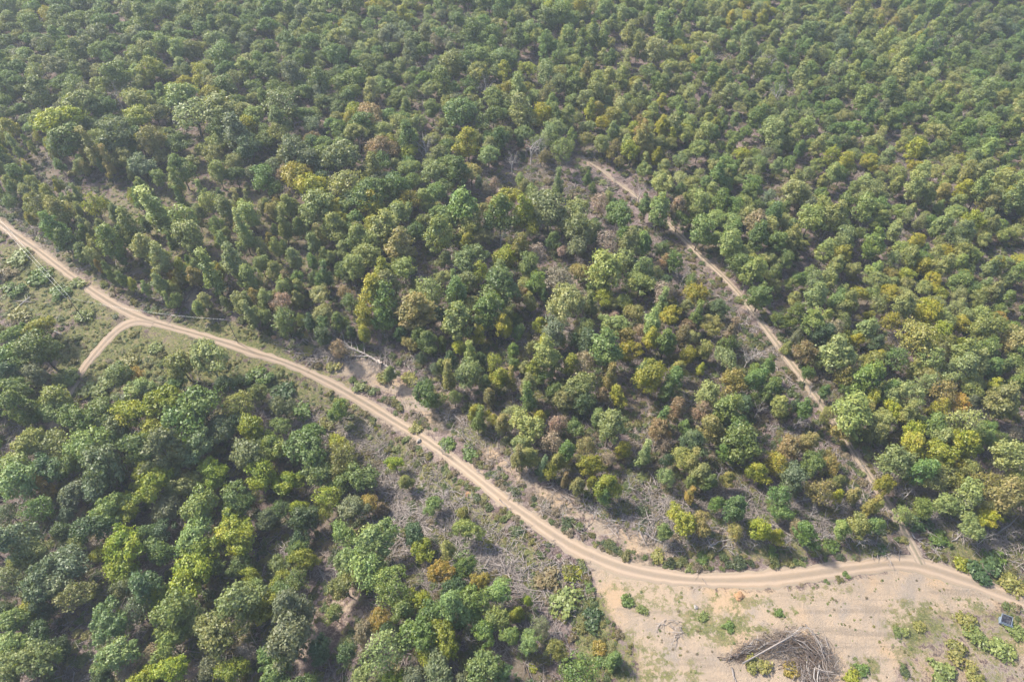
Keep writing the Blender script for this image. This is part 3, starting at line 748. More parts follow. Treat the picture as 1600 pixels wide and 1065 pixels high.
def add_tree(x, y, z, kind, W, c, px, py, d, zone, r):
    p = PROTO[kind]
    s = W / p['W']
    sv = max(s * r.uniform(.86, 1.08), .5)
    if zone == 'slope': sv = max(sv, .55)
    sv = min(sv, 1.3)
    t = np.array(TINT[c]) * r.uniform(.8, 1.22) * np.array([r.uniform(.88, 1.14), 1.0, r.uniform(.8, 1.25)])
    if zone == 'lower' and c in 'YOL': t = t * np.array([.84, .97, .9])
    trees.append(dict(x=float(x), y=float(y), z=float(z), kind=kind, s=s, sv=sv, c=c, px=px, py=py, d=d, zone=zone, rz=r.uniform(0, 6.283), tint=[float(v) for v in t], W=W, el=r.uniform(.84, 1.18), tx=r.gauss(0, .045), ty=r.gauss(0, .045)))

for px, py, d, c in parse(TREES):
    zone = zone_at(px, py)
    if zone == 'slope' or (px < 500 and 300 < py < 480): zone = 'slope'
    u = rnd.random()
    x, y, z = unproj(px, py, 6.0)
    _, _, dep = proj(x, y, z)
    W = d * float(dep) / F * (.82 if zone == 'slope' else (.84 if px > 1200 else .97))
    kind = kind_for(W, zone, c, u)
    p = PROTO[kind]
    sv = min(1.3, max(W / p['W'] * .97, .72 if zone == 'slope' else .5))
    x, y, z = unproj(px, py, p['mid'] * sv)
    z = hgt(x, y)
    add_tree(x, y, z, kind, W, c, px, py, d, zone, rnd)
    trees[-1]['sv'] = sv
    trees[-1]['hand'] = True
    occupy(float(x), float(y), W)

cand = rng.uniform((-300, 14), (300, 385), size=(26000, 2))
ch = hgt(cand[:, 0], cand[:, 1])
cpx, cpy, cdep = proj(cand[:, 0], cand[:, 1], ch + 6.0)
gpx, gpy, _ = proj(cand[:, 0], cand[:, 1], ch)
inside = (cpx > -230) & (cpx < 1830) & (cpy > -170) & (cpy < 1290)
cb, cg, cs_ = ground_masks(cand[:, 0], cand[:, 1])
dr = np.minimum.reduce([line_dist(cand[:, 0], cand[:, 1], C_ROAD) - 2.2, line_dist(cand[:, 0], cand[:, 1], C_SPUR) - .6, line_dist(cand[:, 0], cand[:, 1], C_TRAIL)])
gapf = np.ones(len(cand))
for poly, f in GAPS: gapf = np.where(poly_sd(cpx, cpy + 12, poly) > 0, np.minimum(gapf, f), gapf)
big = hgt(cand[:, 0] * 2.3 + 90, cand[:, 1] * 2.1 + 40)
TPX = [tuple(q) for q in TRAIL]
tpd = line_dist(cpx, cpy, TPX)
for i in np.flatnonzero(inside):
    zone = zone_at(cpx[i], cpy[i])
    wts, w0, w1, keep = ZONES[zone]
    keep = keep * gapf[i] * (1 - .95 * cb[i]) * (1 - .9 * cg[i]) * (1 - .75 * cs_[i])
    if rnd.random() > keep: continue
    x, y = cand[i]
    W = rnd.uniform(w0, w1) * (1.25 if rnd.random() < .07 else 1)
    if W > 5.5 and rnd.random() < .35: W *= .75
    if dr[i] < W * .42 + 1.2: continue
    if tpd[i] < W * F / cdep[i] * .5 + 4: continue
    if not near_ok(x, y, W, .33 if zone in ('far', 'mid') else (.26 if zone == 'slope' else .35)): continue
    fld = .5 + .5 * math.sin(x * .055 + 1.7 * math.sin(y * .041) + 2.0) * math.cos(y * .047 + 1.3 * math.sin(x * .05))
    c = pick(wts, min(.999, max(0, .45 * fld + .55 * rnd.random() + rnd.uniform(-.05, .05))))
    occupy(x, y, W)
    add_tree(x, y, ch[i], kind_for(W, zone, c, rnd.random()), W, c, float(cpx[i]), float(cpy[i]), W * F / cdep[i], zone, rnd)

# ------------------------------------------------------------------ scattering by instancing (what nobody could count)
def scatter(name, protos, rows, label):
    """rows: (x, y, z, proto index, rx, ry, rz, sx, sy, sz, r, g, b)"""
    A = np.array(rows, float)
    me = bpy.data.meshes.new(name)
    me.vertices.add(len(A)); me.vertices.foreach_set('co', A[:, :3].ravel())
    a = me.attributes.new('pick', 'INT', 'POINT'); a.data.foreach_set('value', A[:, 3].astype(np.int32))
    for nm, sl in (('turn', slice(4, 7)), ('size', slice(7, 10))):
        a = me.attributes.new(nm, 'FLOAT_VECTOR', 'POINT'); a.data.foreach_set('vector', A[:, sl].ravel().astype(np.float32))
    a = me.attributes.new('tint', 'FLOAT_COLOR', 'POINT')
    a.data.foreach_set('color', np.concatenate([A[:, 10:13], np.ones((len(A), 1))], 1).ravel().astype(np.float32))
    o = link(name, me)
    ng = bpy.data.node_groups.new(name, 'GeometryNodeTree')
    ng.interface.new_socket('Geometry', in_out='INPUT', socket_type='NodeSocketGeometry')
    ng.interface.new_socket('Geometry', in_out='OUTPUT', socket_type='NodeSocketGeometry')
    nd, ln = ng.nodes, ng.links
    gi, go = nd.new('NodeGroupInput'), nd.new('NodeGroupOutput')
    j = nd.new('GeometryNodeJoinGeometry')
    def named(nm, ty):
        n = nd.new('GeometryNodeInputNamedAttribute'); n.data_type = ty; n.inputs['Name'].default_value = nm
        return n.outputs['Attribute']
    pk, tu, sz = named('pick', 'INT'), named('turn', 'FLOAT_VECTOR'), named('size', 'FLOAT_VECTOR')
    er = nd.new('FunctionNodeEulerToRotation'); ln.new(tu, er.inputs[0])
    for k, pme in enumerate(protos):
        po = bpy.data.objects.new(name + '_piece', pme)          # not linked to the scene, only instanced
        oi = nd.new('GeometryNodeObjectInfo'); oi.inputs['Object'].default_value = po
        oi.inputs['As Instance'].default_value = True
        cmp_ = nd.new('FunctionNodeCompare'); cmp_.data_type = 'INT'; cmp_.operation = 'EQUAL'
        ln.new(pk, cmp_.inputs[2]); cmp_.inputs[3].default_value = k
        ip = nd.new('GeometryNodeInstanceOnPoints')
        ln.new(gi.outputs[0], ip.inputs['Points']); ln.new(cmp_.outputs[0], ip.inputs['Selection'])
        ln.new(oi.outputs['Geometry'], ip.inputs['Instance']); ln.new(er.outputs[0], ip.inputs['Rotation']); ln.new(sz, ip.inputs['Scale'])
        ln.new(ip.outputs[0], j.inputs[0])
    ln.new(j.outputs[0], go.inputs[0])
    m = o.modifiers.new('scatter', 'NODES'); m.node_group = ng
    return tag(o, label, kind='stuff')

# the 300 trees that show largest are things of their own, the rest is one mass
def shows(t): return -12 < t['px'] < 1612 and -10 < t['py'] < 1075
order = sorted((t for t in trees if shows(t)), key=lambda t: -(t['d'] * (1.25 if t.get('hand') else 1.0)))
solo = order[:300]
ids = {id(t) for t in solo}
rest = [t for t in trees if id(t) not in ids]
kinds = list(SPEC)
scatter('woodland', [PROTO[k]['far'] for k in kinds],
        [(t['x'], t['y'], t['z'], kinds.index(t['kind']), t['tx'], t['ty'], t['rz'], t['s'] * t['el'], t['s'] / t['el'], t['sv'], *t['tint']) for t in rest],
        'mixed green and olive woodland covering the rest of the hillside')
print('trees', len(trees), 'hand', sum(1 for t in trees if t.get('hand')), 'smallest solo', solo[-1]['d'])

ORD = ['nearest', 'second nearest', 'third nearest', 'fourth nearest', 'fifth nearest', 'sixth nearest', 'seventh nearest', 'eighth nearest', 'ninth nearest', 'tenth nearest',
       'eleventh nearest', 'twelfth nearest', 'thirteenth nearest', 'fourteenth nearest', 'fifteenth nearest', 'sixteenth nearest', 'seventeenth nearest', 'eighteenth nearest', 'nineteenth nearest', 'twentieth nearest']
MARKS = [('the fallen bleached tree', 575, 550), ('the forked snag', 989, 784), ('the road junction', 1430, 875), ('the brush pile', 1235, 1010), ('the road fork', 220, 503),
         ('the spur log', 125, 591), ('the pale boulder', 698, 768), ('the Y-shaped snag', 1497, 790), ('the bottom left corner', 0, 1065),
         ('the left edge middle', 0, 560), ('the top left corner', 0, 0), ('the top right corner', 1600, 0), ('the right edge middle', 1600, 560), ('the top edge middle', 800, 0),
         ('the bottom edge middle', 720, 1065), ('the photo centre', 800, 532), ('the upper trail end', 930, 262)]
AREA = {'central': 'central stand', 'slope': 'roadside stand', 'lower': 'lower wood', 'scrub': 'spur scrub', 'right': 'trailside wood', 'corner': 'far wood',
        'far': 'far wood', 'mid': 'rear wood'}
def label_all(items, noun, look):
    """a label that singles out each item: look, stand, and its rank from the closest landmark among its like"""
    cls = {}
    for it in items:
        m = min(range(len(MARKS)), key=lambda i: math.hypot(it['px'] - MARKS[i][1], it['py'] - MARKS[i][2]))
        cls.setdefault((look(it), m), []).append(it)
    for (lk, m), its in cls.items():
        its.sort(key=lambda it: math.hypot(it['px'] - MARKS[m][1], it['py'] - MARKS[m][2]))
        for k, it in enumerate(its):
            it['label'] = f"{lk}, {ORD[min(k, 19)]} {MARKS[m][0]}"
def tree_look(t):
    form = 'slender' if t['kind'].startswith(('slim', 'cone')) else ('oval' if t['kind'].startswith('oval') else ('sparse' if t['kind'].startswith('thin') else ('spreading' if t['kind'].startswith('flat') else 'round')))
    return f"{form} {COLOUR[t['c']]} tree in the {AREA[t['zone']]}"
label_all(solo, 'tree', tree_look)
for t in solo:
    e = empty('broadleaf_tree', (t['x'], t['y'], t['z']), t['rz'], (t['s'] * t['el'], t['s'] / t['el'], t['sv']))
    e.rotation_euler = (t['tx'], t['ty'], t['rz'])
    tag(e, t['label'], 'tree', 'broadleaf trees of the wood')
    link('trunk', PROTO[t['kind']]['trunk'], e)
    c = link('crown', PROTO[t['kind']]['crown'], e)
    c['tint'] = t['tint']

# ------------------------------------------------------------------ bare grey trees
dead = []
for i, (px, py, d) in enumerate(parse(DEAD)):
    x, y, z = unproj(px, py, 4.0); _, _, dep = proj(x, y, z)
    W = d * float(dep) / F
    s = max(.45, W / 6.0)
    x, y, z = unproj(px, py, 4.8 * s)
    dead.append(dict(px=px, py=py, x=float(x), y=float(y), z=float(hgt(x, y)), s=s, k=i % 4, rz=rnd.uniform(0, 6.28), zone=zone_at(px, py)))
label_all(dead, 'snag', lambda t: f"bare bleached dead tree in the {AREA[t['zone']]}")
for t in dead:
    if (round(t['px']), round(t['py'])) == (985, 752): t['label'] = 'forked bare snag standing pale at the edge of the central stand'
    if (round(t['px']), round(t['py'])) == (1500, 778): t['label'] = 'Y shaped bleached snag beyond the road junction'
    e = empty('dead_tree', (t['x'], t['y'], t['z']), t['rz'], (t['s'],) * 3)
    tag(e, t['label'], 'dead tree', 'bare dead trees')
    link('bare_limbs', DEADT[t['k']], e)

# ------------------------------------------------------------------ shrubs one can tell apart
shr = []
for i, (px, py, d, c) in enumerate(parse(SHRUBS)):
    x, y, z = unproj(px, py, 1.0); _, _, dep = proj(x, y, z)
    W = d * float(dep) / F * 1.1
    t = np.array(TINT[c]) * rnd.uniform(.85, 1.15)
    zone = zone_at(px, py)
    if px > 940 and py > 880 and zone != 'central': area = 'clearing'
    elif 1420 < px and py > 790: area = 'verge beyond the junction'
    else: area = AREA[zone]
    shr.append(dict(px=px, py=py, x=float(x), y=float(y), z=float(hgt(x, y)), W=W, c=c, k=i % 4, rz=rnd.uniform(0, 6.28), tint=[float(v) for v in t], area=area))
label_all(shr, 'shrub', lambda t: f"low {COLOUR[t['c']]} shrub in the {t['area']}")
for t in shr:
    e = empty('shrub', (t['x'], t['y'], t['z']), t['rz'], (t['W'], t['W'], t['W'] * .5))
    tag(e, t['label'], 'shrub', 'shrubs near the road and clearing')
    link('stem', SHRUB[t['k']]['stem'], e)
    f = link('foliage', SHRUB[t['k']]['crown'], e); f['tint'] = t['tint']

# ------------------------------------------------------------------ undergrowth and fallen twigs (stuff)
n = 420000
pts = rng.uniform((-250, 22), (250, 290), size=(n, 2))
keepd = rng.random(n) < np.clip(95.0 / (20 + pts[:, 1]), .22, 1)
pts = pts[keepd]
upx, upy, _ = proj(pts[:, 0], pts[:, 1], hgt(pts[:, 0], pts[:, 1]))
ok = (upx > -90) & (upx < 1690) & (upy > -30) & (upy < 1150)
pts, upx, upy = pts[ok], upx[ok], upy[ok]
uz = hgt(pts[:, 0], pts[:, 1])
ub, ug, us = ground_masks(pts[:, 0], pts[:, 1])
d_trail = line_dist(pts[:, 0], pts[:, 1], C_TRAIL)
clump = np.sin(pts[:, 0] * .31 + 2 * np.sin(pts[:, 1] * .17)) * np.sin(pts[:, 1] * .27 + 2 * np.sin(pts[:, 0] * .13))
udr = np.minimum.reduce([line_dist(pts[:, 0], pts[:, 1], C_ROAD) - 1.45 + .5 * clump, line_dist(pts[:, 0], pts[:, 1], C_SPUR) - 1.0, d_trail - .45])
fine_ = np.sin(pts[:, 0] * 1.3 + 2 * np.sin(pts[:, 1] * .9)) * np.sin(pts[:, 1] * 1.1 + 2 * np.sin(pts[:, 0] * .7))
U = rng.random((len(pts), 6))
pr = np.where(ub > .35, .12 + .42 * clump + .34 * fine_ + .5 * ug, .42 + .5 * ug + .28 * clump + .12 * fine_ - .10 * us)
sel = (U[:, 0] < pr) & (udr > .1)
sel &= ~((d_trail < 1.2) & (U[:, 4] < .35))
I = np.flatnonzero(sel)
Wd = np.where((ub > .4), .14 + .45 * U[:, 1] ** 2.5, np.where(ug > .3, .22 + .75 * U[:, 1] ** 1.9, .5 + 1.3 * U[:, 1] ** 1.5))
Wd = np.where((ub < .2) & (U[:, 5] < .05), Wd + 1.0, Wd)
keys = list(TINT); TM = np.array([TINT[k] for k in keys])
def choose(wts, u): return np.array([keys.index(k) for k in wts])[np.searchsorted(np.cumsum(list(wts.values())) / sum(wts.values()), u * .9999)]
cg_, cb_, cf_ = choose(dict(G=.25, L=.33, O=.3, Y=.08, R=.04), U[:, 2]), choose(dict(G=.2, L=.28, O=.24, P=.28), U[:, 2]), choose(dict(G=.2, D=.16, O=.25, L=.15, R=.08, P=.16), U[:, 2])
cc = np.where(ug > .3, cg_, np.where(ub > .3, cb_, cf_))
tt = (TM[cc] * .72 + np.array([.115, .098, .060]) * .28) * (.62 + .5 * U[:, 3:4])
rz = rng.random(len(pts)) * 6.283
Z0 = np.zeros(len(pts))
rows = np.column_stack([pts, uz - .04, rng.integers(0, 4, len(pts)), Z0, Z0, rz, Wd, Wd, Wd * (.4 + .45 * U[:, 4]) * np.where(ub > .35, .6, 1), tt])[I]
scatter('undergrowth', [s['crown'] for s in SHRUB], rows, 'low green and brown weeds and brush covering the ground')
print('undergrowth', len(rows))

STK = []
for k in range(5):
    T = Tubes(); r = np.random.default_rng(500 + k)
    for _ in range(11 + 3 * k):
        a = r.random() * 6.283; L = .5 + 2.0 * r.random() ** 1.5; b = (r.normal() * .8, r.normal() * .8, .05 + .25 * r.random())
        e = (b[0] + math.cos(a) * L, b[1] + math.sin(a) * L, b[2] + r.normal() * .22 + .1)
        md = ((b[0] + e[0]) / 2 + r.normal() * .12, (b[1] + e[1]) / 2 + r.normal() * .12, (b[2] + e[2]) / 2 + .1)
        q = .025 + .04 * r.random() ** 2
        T.tube([b, md, e], [q, q * .8, q * .4], 4)
    STK.append(T.mesh('twig_litter', M_STICK))
U = rng.random((len(pts), 3))
q = pts + rng.normal(0, .8, pts.shape)
heap = np.sin(pts[:, 0] * .8 + 3 * np.sin(pts[:, 1] * .33)) * np.sin(pts[:, 1] * .7 + 2 * np.sin(pts[:, 0] * .45))
sel = (U[:, 0] < .10 + us * (.30 + .5 * heap) - .2 * ug - .2 * ub) & (udr > 1.0) & ~((ub > .6) & (U[:, 2] < .8))
sc_ = .45 + .9 * U[:, 1]
tl = rng.uniform(-.1, .1, (len(pts), 2))
one = np.ones(len(pts))
rows = np.column_stack([q, hgt(q[:, 0], q[:, 1]), rng.integers(0, 5, len(pts)), tl, U[:, 2] * 6.283, sc_, sc_, sc_, one, one, one])[sel]
scatter('fallen_twigs', STK, rows, 'grey fallen twigs and logging slash lying over the ground')
print('twigs', len(rows))
# ------------------------------------------------------------------ logs on the ground
LM = {'pale': M_DEAD, 'grey': M_STICK, 'dark': M_BROWN}
logs = []
for x1, y1, x2, y2, th, sh in parse(LOGS):
    logs.append(dict(px=(x1 + x2) / 2, py=(y1 + y2) / 2, a=(x1, y1), b=(x2, y2), th=th, sh=sh, zone=zone_at((x1 + x2) / 2, (y1 + y2) / 2)))
label_all(logs, 'log', lambda t: f"{ {'pale': 'pale bleached', 'grey': 'weathered grey', 'dark': 'dark brown'}[t['sh']] } fallen pole in the {AREA[t['zone']]}")
for i, t in enumerate(logs):
    r = np.random.default_rng(800 + i)
    A, B = P3(*t['a'], t['th'] * .5), P3(*t['b'], t['th'] * .5 + .25 * r.random())
    if (A - B).length > 9: B = A + (B - A) * (9 / (A - B).length)
    c = (A + B) / 2
    T = Tubes()
    d = (B - A)
    side = d.cross(Vector((0, 0, 1))).normalized()
    pts_ = [A - c + d * f + side * r.normal() * .1 for f in (0, .25, .5, .75, 1)]
    T.tube(pts_, [t['th'] * .5 * q for q in (1, .95, .85, .72, .5)], 7)
    for k in range(3):
        f = .35 + .55 * r.random(); L = .5 + .9 * r.random()
        p = A - c + d * f
        T.tube([p, p + (d.normalized() * .6 + side * r.choice([-1, 1]) * .7 + Vector((0, 0, .5))) * L], [t['th'] * .18, t['th'] * .06], 4)
    o = link('fallen_log', T.mesh('fallen_log', LM[t['sh']]))
    o.location = c
    lab = t['label']
    if t['a'] == (118.0, 585.0): lab = 'dark fallen log lying across the pale spur track'
    if t['a'] == (1143.0, 1042.0): lab = 'grey weathered pole lying below the left end of the brush pile'
    tag(o, lab, 'log', 'fallen logs and poles')

# ------------------------------------------------------------------ the large bleached tree fallen beside the road
A, B = P3(596, 569, .45), P3(528, 531, .6)
e = empty('fallen_tree', P3(575, 557))
tag(e, 'large bleached dead tree fallen beside the road with its limbs spread', 'dead tree')
def local(v): return v - e.location
d = (B - A); side = d.cross(Vector((0, 0, 1))).normalized()
T = Tubes()
T.tube([local(A + d * f + side * .25 * math.sin(f * 5) + Vector((0, 0, .2 * f))) for f in (0, .2, .4, .6, .8, 1)], [.27, .23, .19, .15, .1, .06], 8)
link('trunk', T.mesh('trunk', M_STICK), e)
r = np.random.default_rng(77)
for k in range(9):
    f = .3 + .075 * k
    T = Tubes()
    sgn = 1 if k % 2 else -1
    branch(T, local(A + d * f + Vector((0, 0, .25))), d.normalized() * .75 + side * sgn * (.45 + .4 * r.random()) + Vector((0, 0, .12 + .2 * r.random())), 3.2 + 1.6 * r.random(), .11, 2, r, .7, .05, 4)
    link('limb', T.mesh('limb', M_DEAD), e)
T = Tubes()
for k in range(10):
    th = k * .628
    dd = -d.normalized() * .35 + side * math.cos(th) + Vector((0, 0, math.sin(th)))
    T.tube([local(A), local(A + dd * .5), local(A + dd * (.9 + .4 * r.random()))], [.13, .08, .02], 4)
link('root_plate', T.mesh('root_plate', M_BROWN), e)
# its grey broken lower half
A2, B2 = P3(622, 584, .3), P3(590, 562, .4)
o = empty('fallen_tree', P3(612, 577))
tag(o, 'grey broken tangle of limbs just right of the fallen bleached tree', 'dead tree')
T = Tubes()
T.tube([A2 - o.location, A2.lerp(B2, .5) - o.location, B2 - o.location], [.3, .24, .16], 7)
link('trunk', T.mesh('trunk', M_STICK), o)
for k in range(8):
    T = Tubes(); f = .1 + .11 * k; dd = (B2 - A2).normalized()
    branch(T, A2.lerp(B2, f) - o.location + Vector((0, 0, .2)), dd * .5 + side * (.8 if k % 3 else -.7) + Vector((0, 0, .3)), 2.6 + r.random(), .08, 2, r, .8, .05, 4)
    link('limb', T.mesh('limb', M_STICK), o)

# ------------------------------------------------------------------ brush pile: every branch its own piece
pile_c = P3(1238, 1025)
e = empty('brush_pile', pile_c)
tag(e, 'large curved brush pile of grey and brown branches in the clearing', 'brush pile')
arc = [P3(*q) for q in ((1136, 1031), (1158, 1019), (1180, 1007), (1203, 998), (1228, 993), (1252, 995), (1272, 1005), (1286, 1022), (1292, 1042), (1288, 1066), (1280, 1082))]
hts = [.35, .6, .9, 1.2, 1.5, 1.7, 1.8, 1.7, 1.6, 1.3, .8]
r = np.random.default_rng(5)
def arc_at(t):
    f = min(max(t, 0), .999) * (len(arc) - 1); i = int(f); q = f - i
    return arc[i].lerp(arc[i + 1], q), (arc[i + 1] - arc[i]).normalized(), hts[i] * (1 - q) + hts[i + 1] * q
centre = P3(1235, 1052)
for k in range(285):
    t = r.random() ** .75
    p, tn, hh = arc_at(t)
    inward = (centre - p); inward.z = 0; inward.normalize()
    off = r.normal() * .7 + (.8 + 3.2 * r.random() if t > .3 and r.random() < .5 else 0)
    lay = r.random()
    p = p + inward * off + Vector((0, 0, .12 + hh * lay * max(.3, 1 - (abs(off - .3) / 2.8) ** 2)))
    L = (1.2 + 1.4 * r.random()) if t < .3 else 1.5 + 2.6 * r.random()
    dd = tn.copy(); dd.z = 0
    dd.rotate(Matrix.Rotation(r.normal() * (.45 if r.random() < .7 else 1.1), 3, 'Z'))
    dd.z = r.normal() * .13
    bend = Vector((r.normal() * .22, r.normal() * .22, .12 + .2 * r.random())) + inward * .18
    q0 = .028 + .06 * r.random() ** 2.5
    T = Tubes()
    a_, b_ = p - dd * L * .5, p + dd * L * .5
    for v in (a_, b_):
        v.z = max(v.z, float(hgt(v.x, v.y)) + .08)
    T.tube([a_ - pile_c, p + bend - pile_c, b_ - pile_c], [q0, q0 * .85, q0 * .45], 5)
    if r.random() < .5:
        for _ in range(2 + int(r.random() * 3)):
            f_ = r.random(); s0 = (p + bend).lerp(b_, f_) - pile_c
            dv = (dd + Vector((r.normal(), r.normal(), .4 + .4 * r.random())) * .6).normalized() * (.5 + .9 * r.random())
            T.tube([s0, s0 + dv * .5 + Vector((0, 0, .05)), s0 + dv], [q0 * .5, q0 * .36, q0 * .15], 4)
    link('branch', T.mesh('branch', [M_STICK, M_BROWN, M_BROWN, M_STICK, M_STICK, M_DEAD, M_STICK, M_BROWN][int(r.random() * 8)]), e)
T = Tubes()
for k in range(2600):
    p, tn, hh = arc_at(r.random())
    inward = (centre - p); inward.z = 0; inward.normalize()
    p = p + inward * (r.normal() * 1.0 + (.5 if k % 2 else 3.0 * r.random())) + Vector((0, 0, .05 + hh * .75 * r.random()))
    a = r.random() * 6.283; L = .4 + 1.1 * r.random()
    dd = Vector((math.cos(a), math.sin(a), r.normal() * .3)) + tn * r.choice([-1, 1])
    T.tube([p - pile_c, p + dd * L * .5 - pile_c], [.022, .009], 3)
tw = link('twigs', T.mesh('twigs', M_BROWN), e); tw['kind'] = 'stuff'
o = Tubes(); a_, b_ = P3(1160, 1036, .9), P3(1246, 988, 1.9)
c = (a_ + b_) / 2
o.tube([a_ - c, Vector((0, 0, .12)), b_ - c], [.13, .12, .08], 7)
lg = link('fallen_log', o.mesh('fallen_log', M_STICK)); lg.location = c
tag(lg, 'long pale pole leaning diagonally over the brush pile', 'log', 'fallen logs and poles')

# ------------------------------------------------------------------ rocks and dirt mounds
def lump(name, px, py, w_, h_, mt, label, cat, group, seed):
    bm = bmesh.new()
    bmesh.ops.create_icosphere(bm, subdivisions=3, radius=1)
    r = np.random.default_rng(seed)
    ph = r.random(6) * 6.28
    for v in bm.verts:
        p = v.co
        k = 1 + .16 * math.sin(3 * p.x + ph[0]) * math.sin(3 * p.y + ph[1]) + .1 * math.sin(7 * p.z + ph[2]) * math.sin(6 * p.x + ph[3]) + .05 * r.normal()
        v.co = Vector((p.x * w_ / 2 * k, p.y * w_ / 2 * k * .8, max(-.1, p.z * h_ * k)))
    me = bpy.data.meshes.new(name); bm.to_mesh(me); bm.free()
    me.materials.append(mt)
    o = link(name, me); o.location = P3(px, py, -.03); o.rotation_euler.z = r.random() * 6
    return tag(o, label, cat, group)

def grain(name, c0, c1):
    m, nd, ln = mat(name)
    tc = nd.new('ShaderNodeTexCoord')
    f = noise(nd, ln, tc.outputs['Object'], 2.5, 6, .7)
    finish(nd, ln, mixc(nd, ln, step(nd, ln, f, .35, .65), c0, c1), .95, .1, f, .6, .1)
    return m
M_ROCK = grain('limestone', (.13, .115, .105), (.25, .23, .21))
M_CLAY = grain('orange_clay', (.17, .095, .05), (.22, .14, .08))
lump('boulder', 698, 768, 1.5, .55, M_ROCK, 'pale flat boulder on the slope below the road bend', 'rock', 'rocks', 1)
lump('boulder', 92, 390, 1.9, .8, M_ROCK, 'whitish boulder just above the road at the far left', 'rock', 'rocks', 2)
lump('boulder', 275, 459, .9, .4, M_ROCK, 'small white rock in the slash above the road fork', 'rock', 'rocks', 3)
lump('boulder', 655, 689, 1.1, .6, M_ROCK, 'small grey rock at the lower edge of the road', 'rock', 'rocks', 8)
lump('boulder', 1087, 948, .8, .35, M_ROCK, 'small pale rock on the bare soil left of the grass patch', 'rock', 'rocks', 9)
lump('dirt_mound', 732, 772, 1.4, .4, M_CLAY, 'small orange clay mound beside the pale boulder', 'dirt mound', 'mounds of orange clay', 4)
lump('dirt_mound', 1155, 931, 1.9, .45, M_CLAY, 'orange clay mound at the road edge above the brush pile', 'dirt mound', 'mounds of orange clay', 5)
lump('dirt_mound', 428, 527, 1.3, .4, M_CLAY, 'pale clay mound above the road near the fallen tree', 'dirt mound', 'mounds of orange clay', 6)

# ------------------------------------------------------------------ dark panelled box at the road edge
def paint(name, col, rough=.45, spec=.4):
    m, nd, ln = mat(name)
    tc = nd.new('ShaderNodeTexCoord')
    f = noise(nd, ln, tc.outputs['Object'], 3, 5)
    finish(nd, ln, mixc(nd, ln, step(nd, ln, f, .4, .75), col, tuple(v * .6 + .06 for v in col)), rough, spec)
    return m
M_PANEL = paint('dark_panel', (.012, .013, .022), .75, .1)
M_PALE = paint('pale_metal', (.11, .14, .18))
def bx(T, c, s):
    n = len(T[0])
    for dx in (-.5, .5):
        for dy in (-.5, .5):
            for dz in (-.5, .5): T[0].append((c[0] + dx * s[0], c[1] + dy * s[1], c[2] + dz * s[2]))
    T[1].extend([tuple(n + i for i in f) for f in ((0, 1, 3, 2), (4, 6, 7, 5), (0, 4, 5, 1), (2, 3, 7, 6), (0, 2, 6, 4), (1, 5, 7, 3))])
def boxes(name, lst, mt, parent, rot=(0, 0, 0), loc=(0, 0, 0), bev=.03):
    T = ([], [])
    for c, s in lst: bx(T, c, s)
    me = bpy.data.meshes.new(name); me.from_pydata(T[0], [], T[1])
    bm = bmesh.new(); bm.from_mesh(me)
    bmesh.ops.bevel(bm, geom=list(bm.edges), offset=bev, segments=1, affect='EDGES')
    bm.to_mesh(me); bm.free()
    me.materials.clear()
    o = link(name, me, parent, mt); o.rotation_euler = rot; o.location = loc
    return o
e = empty('equipment_box', P3(1569, 973), math.radians(-24))
tag(e, 'small dark panelled box on a pale blue grey base by the road', 'box')
boxes('base', [((0, 0, .42), (1.9, 1.1, .5))], M_PALE, e)
boxes('lid', [((0, 0, 0), (1.5, 1.25, .1))], M_PANEL, e, (math.radians(24), 0, 0), (-.15, .22, 1.05))
boxes('lid_frame', [((0, -.66, .02), (1.6, .07, .12)), ((0, .66, .02), (1.6, .07, .12)), ((-.79, 0, .02), (.07, 1.4, .12)), ((.79, 0, .02), (.07, 1.4, .12))], M_PALE, e, (math.radians(24), 0, 0), (-.15, .22, 1.05), .01)
boxes('strut', [((-.6, .45, .82), (.06, .06, .5))], M_PALE, e, bev=.01); boxes('strut', [((.4, .45, .82), (.06, .06, .5))], M_PALE, e, bev=.01)
for sx in (-.7, .7): boxes('skid', [((sx, 0, .08), (.14, 1.3, .16))], M_BROWN, e)

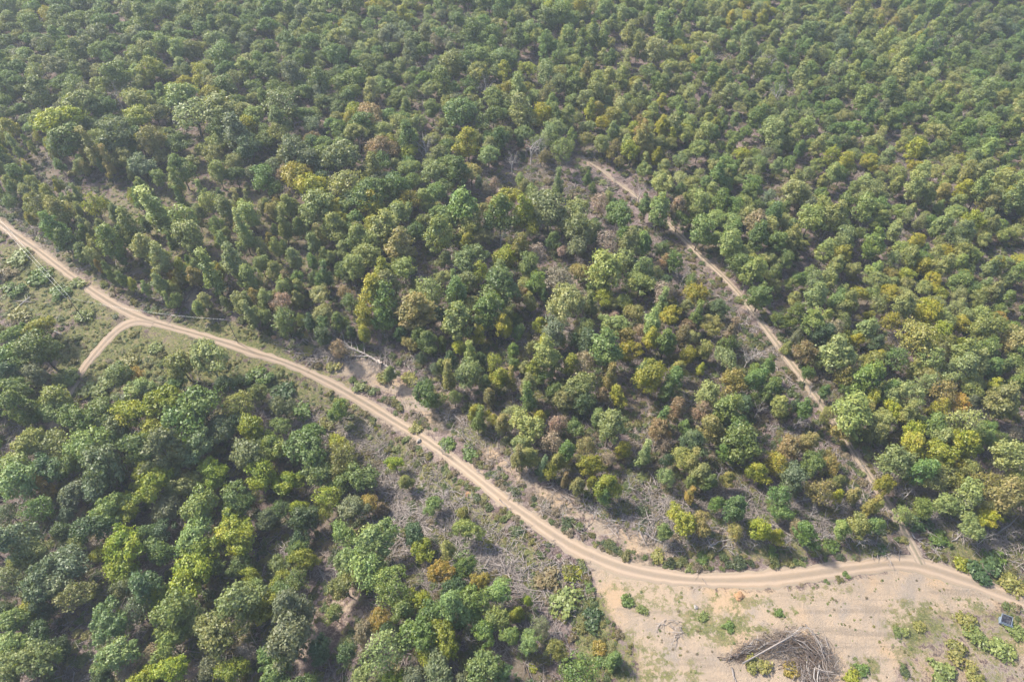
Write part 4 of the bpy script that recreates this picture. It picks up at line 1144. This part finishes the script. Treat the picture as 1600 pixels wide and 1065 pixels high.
# ------------------------------------------------------------------ overhead line along the road
M_WIRE = paint('bare_wire', (.75, .73, .68), .5)
tops = [(-70, 268), (107, 466), (355, 500)]
poles = []
for k, (px, py) in enumerate(tops):
    x, y, z = unproj(px, py, 7.5)
    b = Vector((float(x), float(y), float(hgt(x, y))))
    e = empty('utility_pole', b)
    tag(e, ['slim wooden utility pole standing beyond the left edge of the frame', 'slim wooden utility pole where the overhead line turns by the left scrub', 'slim wooden utility pole above the road right of the fork',
            'slim wooden utility pole between the road and the fallen bleached tree'][k], 'utility pole', 'poles of the overhead line')
    T = Tubes(); T.tube([(0, 0, -.5), (0, 0, 4), (0, 0, 7.7)], [.09, .08, .06], 8)
    link('post', T.mesh('post', M_BROWN), e)
    boxes('crossarm', [((0, 0, 7.45), (1.1, .09, .11))], M_BROWN, e, bev=.01)
    for s in (-.48, .48):
        T = Tubes(); T.tube([(s, 0, 7.5), (s, 0, 7.58), (s, 0, 7.64)], [.04, .055, .03], 6)
        link('insulator', T.mesh('insulator', M_PALE), e)
    poles.append(b)
for s, nm in ((-.48, 'upper'), (.48, 'lower')):
    T = Tubes()
    for (a_, b_), wr in zip(zip(poles[:-1], poles[1:]), (.013, .006)):
        p0, p1 = a_ + Vector((s, 0, 7.66)), b_ + Vector((s, 0, 7.66))
        n = 24
        T.tube([p0.lerp(p1, i / n) - Vector((0, 0, 1.1 * 4 * (i / n) * (1 - i / n))) for i in range(n + 1)], [wr] * (n + 1), 4)
    o = link('overhead_wire', T.mesh('overhead_wire', M_WIRE))
    tag(o, f'thin pale overhead wire along the road, {"the left of the pair" if s < 0 else "the right of the pair"}', 'wire', 'wires of the overhead line')

# ------------------------------------------------------------------ the air
HAZE = 0.00024
if HAZE > 0:
    T = ([], [])
    bx(T, (0, 0, 40), (9600, 9600, 160))
    me = bpy.data.meshes.new('haze'); me.from_pydata(T[0], [], T[1])
    m, nd, ln = mat('haze_air')
    v = nd.new('ShaderNodeVolumePrincipled'); v.inputs['Color'].default_value = (.76, .87, 1.0, 1); v.inputs['Density'].default_value = HAZE
    v.inputs['Anisotropy'].default_value = .2
    oo = nd.new('ShaderNodeOutputMaterial'); ln.new(v.outputs[0], oo.inputs['Volume'])
    hz = link('haze', me, None, m)
    tag(hz, 'thin pale haze in the air', kind='stuff')
